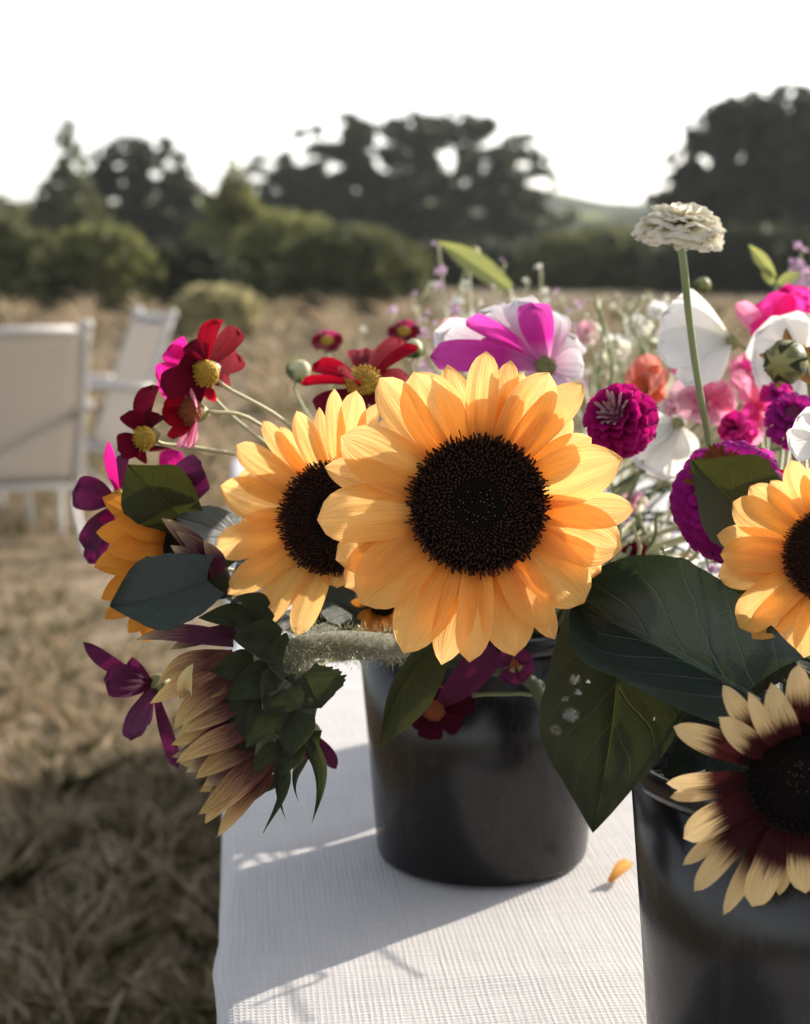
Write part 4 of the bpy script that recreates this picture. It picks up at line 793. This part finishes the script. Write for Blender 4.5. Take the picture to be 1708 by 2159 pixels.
cosmos('magenta cosmos glimpsed under the lower petals of the largest sunflower', P(1085, 1400, 1.16), vn(1085, 1400, 0, 0, .1), [(1050, 1380, 50, 0, 0), (1110, 1370, 50, 0, 0), (1118, 1425, 50, 0, 0), (1070, 1440, 44, 0, 0)], 1.16, ['purple'], [P(1090, 1400, 1.2), *into1(.03, -.04)], ball=.003, ballmat='pollen_dark')

# ------------------------------------------------------------------ white cosmos, buds, sweet peas
z4p = lambda l: [(*Z4(q[0], q[1]), q[2] * .2848, *q[3:]) for q in l]
cosmos('large white cosmos seen from behind, its petals behind the tall zinnia stem', P(*Z4(1075, 1205), 1.36), vn(1530, 712, -.5, .2, .15), z4p([(575, 1010, 330, 0, .0, {'teeth': .05}), (690, 890, 300, 0, .02, {'teeth': .08}), (545, 1290, 330, 0, -.01, {'teeth': .04}), (760, 1545, 320, 0, -.02), (900, 1500, 240, 0, .0)]), 1.36, ['white'],
       [P(1560, 726, 1.37), P(1600, 790, 1.4), P(1560, 1000, 1.35), *into2(.02, .06)], ball=.0, stemmat='stem')
cosmos('white cosmos petals low behind the dark magenta zinnia', P(1425, 895, 1.34), vn(1400, 930, -.2, 0, .2), [(1340, 905, 80, 0, 0), (1345, 985, 100, 0, 0), (1405, 1015, 100, 0, .0), (1440, 960, 80, 0, .0)], 1.34, ['white'], [P(1440, 950, 1.38), *into2(.02, .06)], ball=.0)
cosmos('open white cosmos behind the round dahlia bud', P(1690, 765, 1.34), vn(1680, 760, -.15, 0, .1), [(1592, 700, 110, 0, 0), (1640, 668, 100, 0, .0), (1700, 660, 110, 0, 0), (1582, 765, 110, 0, -.01), (1612, 822, 110, 0, -.01), (1672, 858, 120, 0, -.01), (1760, 850, 120, 0, -.01), (1790, 740, 120, 0, 0)], 1.34, ['white'],
       [P(1720, 800, 1.35), P(1700, 1000, 1.3), *into2(.05, .06)], ball=.012)
cosmos('white cosmos with notched petals beside the golden sunflower tip', P(1745, 920, 1.02), vn(1700, 920, -.2, 0, .2), [(1662, 945, 76, 0, 0, {'teeth': .14, 'lobes': 3}), (1680, 880, 70, 0, .0), (1800, 960, 80, 0, 0), (1760, 1000, 80, 0, 0), (1750, 850, 80, 0, .0)], 1.02, ['white'], [P(1750, 1000, 1.04), *into2(.06, .03)], ball=.008)
# dahlia bud
def dahlia_bud(c, r, n, label, stem):
    t = thing('dahlia_bud', stem[-1], label, 'flower bud'); n = n.normalized(); e1 = n.orthogonal().normalized(); e2 = n.cross(e1)
    lathe('bud_ball', t, [(r * .3, -r * .95), (r * .75, -r * .72), (r, -r * .1), (r * .93, r * .4), (r * .6, r * .82), (r * .2, r * 1.0), (.0003, r * 1.02)], c, n, M['bud_green'], 24)
    for i in range(8):
        a = i * math.pi / 4; rim = e1 * math.cos(a) + e2 * math.sin(a)
        petal3d('bud_scale', t, c + rim * r * .85 - n * r * .45, c + rim * r * .45 + n * r * .95, rim, r * .72, M['bract'] if i % 2 else M['leaf_pale'], arch=.20, cup=.10, base=.8, vm=.4, p=2., nu=6, nv=8)
    for i in range(5):
        a = i * 2 * math.pi / 5 + .4; rim = e1 * math.cos(a) + e2 * math.sin(a)
        petal3d('bract', t, c + rim * r * .4 - n * r * .9, c + rim * r * 1.5 - n * r * .55, -n, r * .5, M['bract_dark'], arch=-.15, cup=.3, base=.5, vm=.45, p=1.6, nu=6, nv=8, tipcurl=.3)
    tube('stem', t, [c - n * r * .9] + [Vector(s) for s in stem], .0022, M['stem'], sides=8)
M['bract_dark'] = leaf_mat('dark_bract', (.045, .026, .018), None, (.10, .05, .02), .15, (.35, .16, .03), nv=3., rough=.5)
dahlia_bud(P(*Z4(1500, 1360), 1.22), m(46, 1.22), vn(1660, 760, -.35, 0, -.1), 'round green and brown dahlia bud in front of the open white cosmos', [P(1700, 770, 1.26), P(1730, 950, 1.24), *into2(.07, .05)])
def small_bud(px, py, d, rpx, label, stem, lean=(0, 0, 1), mat='bud_green', group=None):
    t = thing('cosmos_bud', stem[-1], label, 'flower bud', group); c = P(px, py, d); r = m(rpx, d); n = Vector(lean).normalized()
    lathe('bud_ball', t, [(r * .35, -r), (r * .9, -r * .5), (r, 0), (r * .8, r * .6), (r * .3, r * 1.0), (.0002, r * 1.05)], c, n, M[mat], 14)
    e1 = n.orthogonal().normalized(); e2 = n.cross(e1)
    for i in range(6):
        a = i * math.pi / 3; rim = e1 * math.cos(a) + e2 * math.sin(a); petal3d('sepal', t, c + rim * r * .4 - n * r, c + rim * r * 1.15 + n * r * .6, rim, r * .8, M['leaf_small'], arch=.2, cup=.1, base=.6, p=1.6, nu=4, nv=6)
    tube('stem', t, [c - n * r * .9] + [Vector(s) for s in stem], .0013, M['stem_pale'], sides=6)
small_bud(632, 782, 1.40, 24, 'pale cosmos bud left of the crimson cosmos', [P(640, 860, 1.42), P(820, 1120, 1.45), *into1(-.03, .07)], (.4, -.5, .6), 'stem_pale')
small_bud(872, 735, 1.34, 20, 'greenish cosmos bud between the crimson cosmos and the pink white one', [P(880, 820, 1.36), *into1(0, .07)], (.1, 0, 1), 'stem_pale')
small_bud(1482, 602, 1.55, 17, 'tapered green bud beside the tall zinnia stem', [P(1470, 660, 1.56), P(1500, 900, 1.58), *into3(0, .02)], (.25, 0, 1))
small_bud(1000, 533, 2.0, 13, 'tiny round bud above the blurred meadow sprigs', [P(990, 590, 2.0), P(1020, 900, 1.9), *into3(-.05, .05)], (.1, 0, 1))
def ruffle(label, parts, d, mats, stem, name='sweet_pea', cat='sweet pea', group=None):
    t = thing(name, stem[-1], label, cat, group)
    for i, (bx, by, tx, ty, wp, mi, dd) in enumerate(parts):
        r = random.Random(i + int(bx)); petal3d('petal', t, P(bx, by, d + .005), P(tx, ty, d + dd), -ray(tx, ty) + Vector((r.uniform(-.4, .4), 0, r.uniform(-.2, .5))), m(wp, d), M[mats[mi]], arch=.14, cup=r.uniform(.1, .4), base=.35, vm=.62, p=4, q=.6, ridges=3, ramp=.03, wav=.22, ph=r.uniform(0, 6), nu=12, nv=12, tipcurl=r.uniform(-.3, .3))
    bx, by = parts[0][:2]; tube('stem', t, [P(bx, by, d + .006)] + stem, .0016, M['stem'], sides=7); return t
ruffle('hot pink sweet pea with ruffled petals beside the white cosmos', [(1620, 715, 1550, 640, 46, 1, 0), (1620, 715, 1585, 690, 80, 0, -.01), (1625, 720, 1612, 628, 50, 0, .01), (1630, 715, 1665, 620, 84, 0, .0), (1640, 712, 1712, 640, 90, 0, 0), (1630, 700, 1690, 690, 60, 1, -.01), (1610, 720, 1590, 740, 60, 0, -.01), (1650, 700, 1740, 690, 70, 0, 0)], 1.40, ['hot', 'pink'], [P(1630, 800, 1.42), P(1620, 1000, 1.35), *into2(.02, .06)])
ruffle('pale pink sweet pea low behind the tall zinnia stem', [(1490, 850, 1410, 830, 70, 0, 0), (1490, 850, 1430, 870, 70, 0, 0), (1490, 850, 1460, 800, 60, 0, .01), (1500, 850, 1525, 800, 64, 1, 0), (1500, 850, 1550, 830, 60, 1, 0), (1500, 850, 1540, 880, 56, 1, .0), (1490, 850, 1480, 895, 60, 0, 0)], 1.42, ['pale', 'pink'], [P(1500, 950, 1.45), *into2(.02, .06)])
ruffle('pink and magenta sweet pea between the two zinnias and the white cosmos', [(1600, 860, 1570, 810, 46, 0, 0), (1600, 860, 1610, 800, 44, 0, .0), (1600, 860, 1640, 830, 50, 1, 0), (1600, 860, 1560, 880, 46, 1, 0), (1600, 860, 1620, 900, 50, 0, 0), (1590, 850, 1545, 790, 40, 0, .02), (1600, 870, 1580, 940, 44, 0, 0)], 1.36, ['pink', 'hot'], [P(1610, 960, 1.4), *into2(.02, .06)])
ruffle('coral orange zinnia out of focus behind the dark magenta zinnia', [(1368, 830, 1330, 770, 54, 0, 0), (1368, 830, 1362, 745, 60, 0, .0), (1368, 830, 1395, 770, 50, 0, 0), (1368, 830, 1325, 810, 50, 0, 0), (1368, 830, 1405, 840, 54, 0, 0), (1372, 820, 1385, 875, 60, 0, 0), (1368, 830, 1380, 790, 56, 0, -.02)], 1.52, ['coral'], [P(1370, 950, 1.54), *into3(-.04, .02)], name='coral_flower', cat='flower')
ruffle('small ruffled red carnation beside the big purple zinnia', [(1608, 1000, 1590, 960, 34, 0, 0), (1608, 1000, 1612, 945, 34, 0, 0), (1608, 1000, 1630, 965, 34, 0, 0), (1608, 1000, 1600, 990, 36, 0, -.01), (1608, 1000, 1640, 1000, 34, 1, 0), (1608, 1000, 1655, 1010, 40, 1, .01), (1608, 1000, 1620, 980, 36, 0, -.02)], 1.10, ['hot', 'red'], [P(1615, 1060, 1.12), *into2(-.01, .05)], name='carnation', cat='flower')

def bloom(px, py, s, d, mats, label, seed, stem):
    q = random.Random(seed); L = []
    for k in range(9):
        a = k * 2 * math.pi / 9 + q.uniform(-.3, .3); rr = s * q.uniform(.75, 1.1); L.append((px, py, px + rr * math.cos(a), py + rr * .8 * math.sin(a), s * q.uniform(.75, 1.05), q.randrange(len(mats)), q.uniform(-.01, .02)))
    for k in range(4):
        a = k * math.pi / 2 + q.uniform(-.4, .4); L.append((px, py, px + s * .5 * math.cos(a), py + s * .45 * math.sin(a), s * .6, q.randrange(len(mats)), -.02))
    ruffle(label, L, d, mats, stem, name='garden_flower', cat='flower')
for k, (px, py, s_, d, mats, lb) in enumerate([
    (1560, 905, 46, 1.32, ['zin', 'hot'], 'magenta bloom packed between the pale pink sweet pea and the purple zinnia dome'),
    (1470, 775, 50, 1.50, ['pale', 'pink'], 'pale pink bloom peeping past the lower edge of the large white cosmos'),
    (1680, 650, 60, 1.46, ['hot', 'zin'], 'second hot pink bloom above the open white cosmos'),
    (1575, 785, 44, 1.44, ['pink', 'hot'], 'pink bloom squeezed between the large white cosmos and the open white cosmos'),
    (1640, 835, 40, 1.30, ['zin_purple', 'mag'], 'violet bloom just below the dahlia bud and white petals'),
    (1420, 870, 40, 1.46, ['pale', 'white'], 'blush bloom low behind the dark magenta pompon zinnia'),
    (1300, 735, 34, 1.75, ['white', 'cream'], 'cream bloom above the dark magenta pompon zinnia'),
    (1240, 700, 32, 1.85, ['pale', 'cream'], 'soft blush bloom beside the large white and violet pink cosmos'),
    (1345, 690, 30, 1.7, ['white', 'cream'], 'white ruffled bloom beside the coral flower'),
    (1390, 655, 26, 1.72, ['white'], 'small white bloom touching the large white cosmos'),
    (960, 690, 30, 1.7, ['pale', 'pink'], 'pale pink bloom behind the white and violet pink cosmos'),
    (1340, 1060, 30, 1.36, ['pale', 'cream'], 'cream and pink bloom in the tangle beside the purple zinnia dome'),
    (1390, 1130, 26, 1.36, ['cream', 'white'], 'small cream bloom deep in the green tangle'),
    (1440, 1190, 30, 1.30, ['cream', 'coral'], 'dry cream bloom above the big dark leaf'),
    (1340, 1160, 26, 1.26, ['dkred_shade'], 'small dark red bloom under the pointed petal of the largest sunflower'),
    ]):
    bloom(px, py, s_, d, mats, lb, 300 + k, [P(px + 10, py + 110, d + .02), *(into2(-.02, .06) if px > 1400 and d < 1.5 else into1(.07, .03) if d < 1.4 else into3(0, -.02))])

# ------------------------------------------------------------------ zinnias
def zinnia(label, c, n, R, rings, mat, stem, stem_r=.003, core=None, coremat='zin_tip', petal_kw=None, squash=1., stemmat='stem', seed=1, ncore=0, body=.5, bodymat=None, flare=True):
    """rings: (count, elevation in degrees, length / R, root radius / R, height / R)"""
    r = random.Random(seed); t = thing('zinnia', stem[-1], label, 'zinnia'); n = n.normalized(); e1 = (RT - n * RT.dot(n)).normalized(); e2 = n.cross(e1); c = Vector(c)
    kw = dict(L=1, W=.62, arch=.10, cup=-.22, base=.5, vm=.62, p=3.4, q=.6, ridges=2, ramp=.02, wav=.05, nu=6, nv=8); kw.update(petal_kw or {})
    mes = []
    for s in range(3):
        k2 = dict(kw); k2['ph'] = s * 2.1; k2['teeth'] = .05 * s; k2['lobes'] = 3; L = k2.pop('L'); W = k2.pop('W'); V, F, UV = petal_geo(L, W, **k2); mes.append(mesh_data('petal', V, F, UV, M[mat]))
    for ri, (cnt, el, ln, rr, hh) in enumerate(rings):
        for i in range(cnt):
            a = 2 * math.pi * (i + .5 * (ri % 2) + r.uniform(-.15, .15)) / cnt; e = rad(el + r.uniform(-10, 10)); rim = e1 * math.cos(a) + e2 * math.sin(a)
            y = rim * math.cos(e) + n * math.sin(e); z = n * math.cos(e) - rim * math.sin(e); x = y.cross(z); s = R * ln * r.uniform(.9, 1.08); p = c + rim * R * rr + n * R * hh
            Mx = Matrix(((x.x * s, y.x * s, z.x * s, p.x), (x.y * s, y.y * s, z.y * s, p.y), (x.z * s, y.z * s, z.z * s, p.z), (0, 0, 0, 1)))
            shared('petal', r.choice(mes), t, Mx)
    lathe('flower_base', t, [(R * .06, -R * .42), (R * .2, -R * .30), (R * body * .8, -R * .08), (R * body, R * .08), (R * body * .8, R * .25), (R * .05, R * .34)], c, n, M[bodymat or 'bud_green'], 20)
    if ncore:
        V, F, UV = petal_geo(1, .24, arch=.05, cup=.3, base=.6, vm=.6, p=3, q=.6, nu=4, nv=5); me = mesh_data('floret', V, F, UV, M[coremat])
        for i in range(ncore):
            f = math.sqrt((i + .5) / ncore); a = i * 2.39996; rim = e1 * math.cos(a) + e2 * math.sin(a); y = (n + rim * f * .9).normalized(); z = (n * f - rim).normalized(); z = (z - y * z.dot(y)).normalized(); x = y.cross(z); s = R * r.uniform(.38, .66); p = c + rim * R * .36 * f + n * R * core
            shared('floret', me, t, Matrix(((x.x * s, y.x * s, z.x * s, p.x), (x.y * s, y.y * s, z.y * s, p.y), (x.z * s, y.z * s, z.z * s, p.z), (0, 0, 0, 1))))
    tube('stem', t, [c - n * R * .25] + [Vector(s) for s in stem], stem_r, M[stemmat], stem_r * .75, sides=12, rfun=(lambda s: 1 + .75 * math.exp(-s * 26)) if flare else None)
    return t
zinnia('cream white zinnia alone on a tall bare stem against the dark oak', P(1434, 486, 1.20), Vector((.03, -.16, 1)), m(100, 1.20),
       [(20, -20, .62, .40, -.02), (20, -6, .60, .40, .04), (18, 4, .56, .36, .12), (16, 12, .50, .30, .20), (13, 20, .44, .24, .27), (10, 32, .36, .16, .32), (7, 55, .26, .08, .34)], 'cream',
       [P(1440, 545, 1.17), P(1452, 660, 1.175), P(1468, 780, 1.18), P(1490, 905, 1.19), P(1530, 1100, 1.25), *into2(.02, .06)], stem_r=.0030, body=.42, seed=3, petal_kw=dict(cup=-.26, W=.80, p=4., q=.55))
M['zin_body'] = plain_mat('zinnia_heart', (.10, .004, .035), .8, .3, 80.)
zinnia('dark magenta pompon zinnia with pale florets, touching the largest sunflower', P(1305, 882, 1.13), vn(1305, 882, -.55, 0, .6), m(60, 1.13),
       [(9, -85, .85, .55, -.55), (10, -64, .84, .62, -.38), (12, -44, .80, .64, -.2), (12, -22, .78, .60, -.03), (12, -2, .74, .54, .12), (11, 16, .70, .46, .26), (10, 32, .64, .38, .38)], 'zin',
       [P(1290, 960, 1.16), P(1200, 1180, 1.24), *into1(.05, .03)], core=.42, ncore=24, body=.74, bodymat='zin_body', seed=4, stem_r=.0028, petal_kw=dict(W=.82, p=4.5, q=.5, vm=.62, cup=.24, wav=.12))
zinnia('big purple magenta zinnia dome with layered petals behind the cut leaf', P(1532, 1035, 1.08), vn(1532, 1035, -.3, 0, .75), m(112, 1.08),
       [(20, -92, .50, .86, -.95), (22, -88, .46, .90, -.78), (24, -84, .44, .92, -.60), (24, -78, .42, .93, -.44), (26, -70, .40, .92, -.29), (26, -58, .40, .89, -.15), (24, -44, .40, .84, -.02), (24, -28, .40, .76, .09), (22, -12, .40, .66, .18), (18, 4, .38, .54, .25), (14, 20, .34, .42, .30)], 'zin_purple',
       [P(1560, 1180, 1.1), *into2(-.03, .05)], core=.26, ncore=44, coremat='pollen_dark', body=.94, bodymat='zin_body', seed=5, stem_r=.003, petal_kw=dict(W=.80, p=3.6, q=.55, cup=-.16, arch=.12))
zinnia('purple zinnia under the open white cosmos, out of focus', P(1672, 880, 1.2), vn(1672, 880, -.1, 0, .8), m(52, 1.2),
       [(12, -80, .66, .7, -.5), (14, -55, .62, .75, -.25), (16, -28, .62, .7, -.05), (16, -5, .60, .6, .12), (14, 18, .55, .45, .26), (10, 42, .45, .28, .36)], 'zin_purple', [P(1680, 980, 1.22), *into2(.04, .06)], body=.8, bodymat='zin_body', seed=6)

# ------------------------------------------------------------------ filler sprigs
def sprig(name, label, base, pts, nleaf, lsize, mat, stemmat='stem', blooms=0, bmat='lilac', bsize=.004, seed=0, group=None, cat='filler stem', start=.35, spread=1.):
    r = random.Random(seed); t = thing(name, base, label, cat, group); P_ = [Vector(p) for p in pts] + [Vector(base)]
    tube('stem', t, P_, .0014, M[stemmat], .0022, sides=6)
    V, F, UV = leaf_geo(1, .52, lobe=.02, fold=.3, droop=.25, nu=6, nv=8, jag=0); me = mesh_data('leaf', V, F, UV, M[mat])
    L = [(P_[i + 1] - P_[i]).length for i in range(len(P_) - 1)]; tot = sum(L)
    def at(s):
        s *= tot
        for i, l in enumerate(L):
            if s <= l: return P_[i].lerp(P_[i + 1], s / l), (P_[i] - P_[i + 1]).normalized()
            s -= l
        return P_[-1], (P_[-2] - P_[-1]).normalized()
    for i in range(nleaf):
        p, d = at((i + r.random() * .6) / nleaf * start); o = d.orthogonal().normalized(); o = (Matrix.Rotation(i * 2.4 + r.random(), 3, d) @ o)
        y = (o * spread + d * r.uniform(.2, .9)).normalized(); x, y, z = frame(y, d); s = lsize * r.uniform(.6, 1.2) * (.55 + .45 * i / nleaf)
        shared('leaf', me, t, Matrix(((x.x * s, y.x * s, z.x * s, p.x), (x.y * s, y.y * s, z.y * s, p.y), (x.z * s, y.z * s, z.z * s, p.z), (0, 0, 0, 1))))
    if blooms:
        BV = []; BF = []
        for k in range(8):
            pv, pf, _ = petal_geo(r.uniform(.9, 1.6), r.uniform(.7, 1.1), nu=2, nv=3, p=3, wav=.2); q = Vector((r.uniform(-1, 1), r.uniform(-1, 1), r.uniform(-.5, 1))); x_, y_, z_ = frame(q, Vector((r.uniform(-1, 1), .3, r.uniform(-1, 1))))
            BF.append(pf + sum(len(v) for v in BV)); BV.append(pv @ np.array([x_, y_, z_]))
        bm = mesh_data('bloom', np.concatenate(BV), np.concatenate(BF), None, M[bmat])
        for i in range(blooms):
            p, d = at(i / blooms * start * .8); q = Vector((r.uniform(-1, 1), r.uniform(-1, 1), r.uniform(-.4, 1))).normalized(); s = bsize * r.uniform(.4, 1.4); p = p + q * bsize * (1.2 + 2.5 * i / blooms)
            shared('bloom', bm, t, Matrix.Translation(p) @ Matrix.Diagonal((s, s, s, 1)))
    return t
b3 = B3 + Vector((0, 0, -.14))
r = random.Random(42)
# meadow sprigs in the middle, behind the crimson and pink-white cosmos
mid = [(925, 515, 2.0, 'leaf_pale'), (905, 600, 2.05, 'leaf_pale'), (1065, 555, 2.0, 'leaf_pale'), (1115, 590, 1.9, 'leaf_pale'), (870, 625, 2.1, 'leaf_small'), (970, 600, 1.85, 'leaf_pale'), (1180, 620, 1.9, 'leaf_pale'), (1010, 640, 1.8, 'leaf_pale'), (830, 660, 2.0, 'leaf_small'), (1150, 640, 1.8, 'leaf_small'), (900, 670, 1.8, 'leaf_pale'), (760, 690, 2.1, 'leaf_small'), (1210, 650, 1.85, 'leaf_pale'), (985, 560, 2.0, 'leaf_pale'), (1040, 600, 1.9, 'leaf_pale'), (1090, 630, 1.8, 'leaf_pale'), (940, 640, 1.9, 'leaf_small'), (1140, 570, 2.0, 'leaf_small')]
for i, (px, py, d, lm) in enumerate(mid):
    sprig('meadow_sprig', 'pale green sprig dotted with lilac blooms, blurred against the dark oak', b3 + Vector((-.05 + .004 * i, .05, 0)), [P(px, py, d), P(px + r.uniform(-25, 25), py + 70, d), P(px + 30, py + 200, d - .03), P(1080 + 12 * i, 1000, 1.72), B3 + Vector((-.05 + .006 * i, .04, 0))], 20, .044, lm, 'stem_pale', 6, 'lilac' if i % 2 == 0 else 'whitebloom', .0052, seed=i, group='meadow sprigs behind the cosmos', start=.36)
big = thing('lance_leaf_stem', b3 + Vector((-.03, .06, 0)), 'long pale lance shaped leaf rising from the blurred sprigs', 'filler stem')
leaf3d('leaf', big, P(1075, 610, 1.95), P(922, 508, 1.95), vn(1000, 560, 0, 0, .6), m(52, 1.95), M['leaf_pale'], fold=.3, droop=.1, vm=.4, lobe=0)
tube('stem', big, [P(1075, 610, 1.95), P(1110, 750, 1.9), P(1150, 1000, 1.72), B3 + Vector((-.03, .05, 0)), b3 + Vector((-.03, .06, 0))], .0018, M['stem_pale'], sides=6)
for i in range(26):
    px, py, d = r.uniform(1190, 1410), r.uniform(610, 760), r.uniform(1.65, 2.1)
    if i < 7: px, py = r.uniform(1270, 1400), r.uniform(605, 650)
    sprig('white_sprig', 'airy pale sprig with tiny white blooms left of the tall zinnia stem', b3 + Vector((-.03 + .003 * i, .02, 0)), [P(px, py, d), P(px + r.uniform(-45, 45), py + 55, d), P(px + r.uniform(-40, 60), py + 180, d - .02), B3 + Vector((-.03 + .003 * i, .02, 0))], 16, r.uniform(.016, .032), r.choice(('leaf_small', 'leaf_pale', 'leaf_pale')), r.choice(('stem', 'stem_pale')), r.choice((0, 2, 3, 6)), r.choice(('whitebloom', 'whitebloom', 'stem_pale')), r.uniform(.003, .0062), seed=50 + i, group='white sprigs beside the tall zinnia', start=.34)
ll = [(1690, 520, 1.75), (1672, 560, 1.75), (1705, 580, 1.7)]
for i, (px, py, d) in enumerate(ll):
    sprig('lilac_sprig', 'mauve flower spike above the hot pink sweet pea', b3 + Vector((.05 + .005 * i, .02, 0)), [P(px, py, d), P(px - 4, py + 60, d), P(px - 10, py + 180, d - .02), B3 + Vector((.05 + .005 * i, .02, 0))], 4, .02, 'leaf_small', 'stem', 22, 'lilac', .0046, seed=70 + i, group='mauve spikes at the right', start=.22)
lily = thing('lance_leaf_stem', b3 + Vector((.06, .04, 0)), 'forked pale green leaves above the hot pink sweet pea', 'filler stem')
for (bx, by, tx, ty, wp) in ((1632, 585, 1578, 515, 28), (1640, 600, 1690, 575, 26), (1630, 600, 1605, 560, 22)): leaf3d('leaf', lily, P(bx, by, 1.6), P(tx, ty, 1.6), vn(bx, by, 0, 0, .4), m(wp, 1.6), M['leaf_pale'], fold=.4, droop=.1, vm=.4, lobe=0)
tube('stem', lily, [P(1634, 595, 1.6), P(1640, 700, 1.6), P(1600, 1000, 1.62), B3 + Vector((.06, .03, 0)), b3 + Vector((.06, .04, 0))], .0018, M['stem'], sides=6)
# the tangle of stems and small leaves between the sunflowers
for i in range(44):
    px, py = r.uniform(1230, 1560), r.uniform(960, 1230); d = r.uniform(1.2, 1.5)
    sprig('tangled_sprig', 'thin green sprig in the tangle between the large sunflower and the purple zinnia', B1 + Vector((r.uniform(-.01, .06), r.uniform(-.02, .05), -.14)), [P(px, py, d), P(px + r.uniform(-60, 20), py + 80, d + .01), B1 + Vector((r.uniform(.04, .085), r.uniform(-.02, .06), .01))], 15, .030, r.choice(('leaf_small', 'leaf_pale', 'leaf_small', 'leaf_thin')), r.choice(('stem', 'stem_pale')), r.choice((0, 0, 0, 4)), r.choice(('whitebloom', 'lilac')), .005, seed=100 + i, group='thin green sprigs between the sunflowers', start=.75)
# dark leafy stems filling the two near bouquets
def filler(bk, n_, xr, yr, dr, seed, label, group, size=.075, mats=('leaf', 'leaf', 'leaf_thin')):
    q = random.Random(seed)
    for i in range(n_):
        px, py, d = q.uniform(*xr), q.uniform(*yr), q.uniform(*dr); tip = P(px, py, d); mouth = bk + Vector((q.uniform(-.05, .05), q.uniform(-.05, .05), 0))
        sprig('leafy_stem', label, bk + Vector((q.uniform(-.04, .04), q.uniform(-.04, .04), -.16)), [tip, tip.lerp(mouth, .5) + Vector((0, 0, .02)), mouth], 6, size, q.choice(mats), 'stem_dark', 0, seed=seed * 50 + i, group=group, start=.55)
filler(B1, 20, (600, 1180), (1230, 1380), (1.16, 1.36), 3, 'dark leafy stem filling the bouquet behind the large sunflowers', 'dark leafy stems in the rear bucket', .085)
filler(B1, 9, (430, 650), (1150, 1320), (1.16, 1.26), 5, 'dark leafy stem between the orange sunflower and the half hidden one', 'dark leafy stems at the left', .06)
filler(B2, 16, (1480, 1860), (1250, 1600), (.96, 1.12), 7, 'dark leafy stem filling the bucket behind the maroon and cream sunflower', 'dark leafy stems in the front bucket', .07)
filler(B3, 16, (1200, 1750), (900, 1200), (1.38, 1.65), 9, 'green leafy stem deep behind the zinnias', 'green leafy stems in the hidden bucket', .07, ('leaf_small', 'leaf_thin', 'leaf_pale'))
# one fallen petal on the cloth
fp = onz(1312, 1862, TZ); pf = petal3d('fallen_petal', None, fp + Vector((-.012, -.012, .006)), fp + Vector((.010, .02, .010)), Vector((.3, -.4, 1)), .011, M['sun'], arch=.15, cup=.3)
tag(pf, 'single fallen yellow petal lying on the white cloth', 'petal')
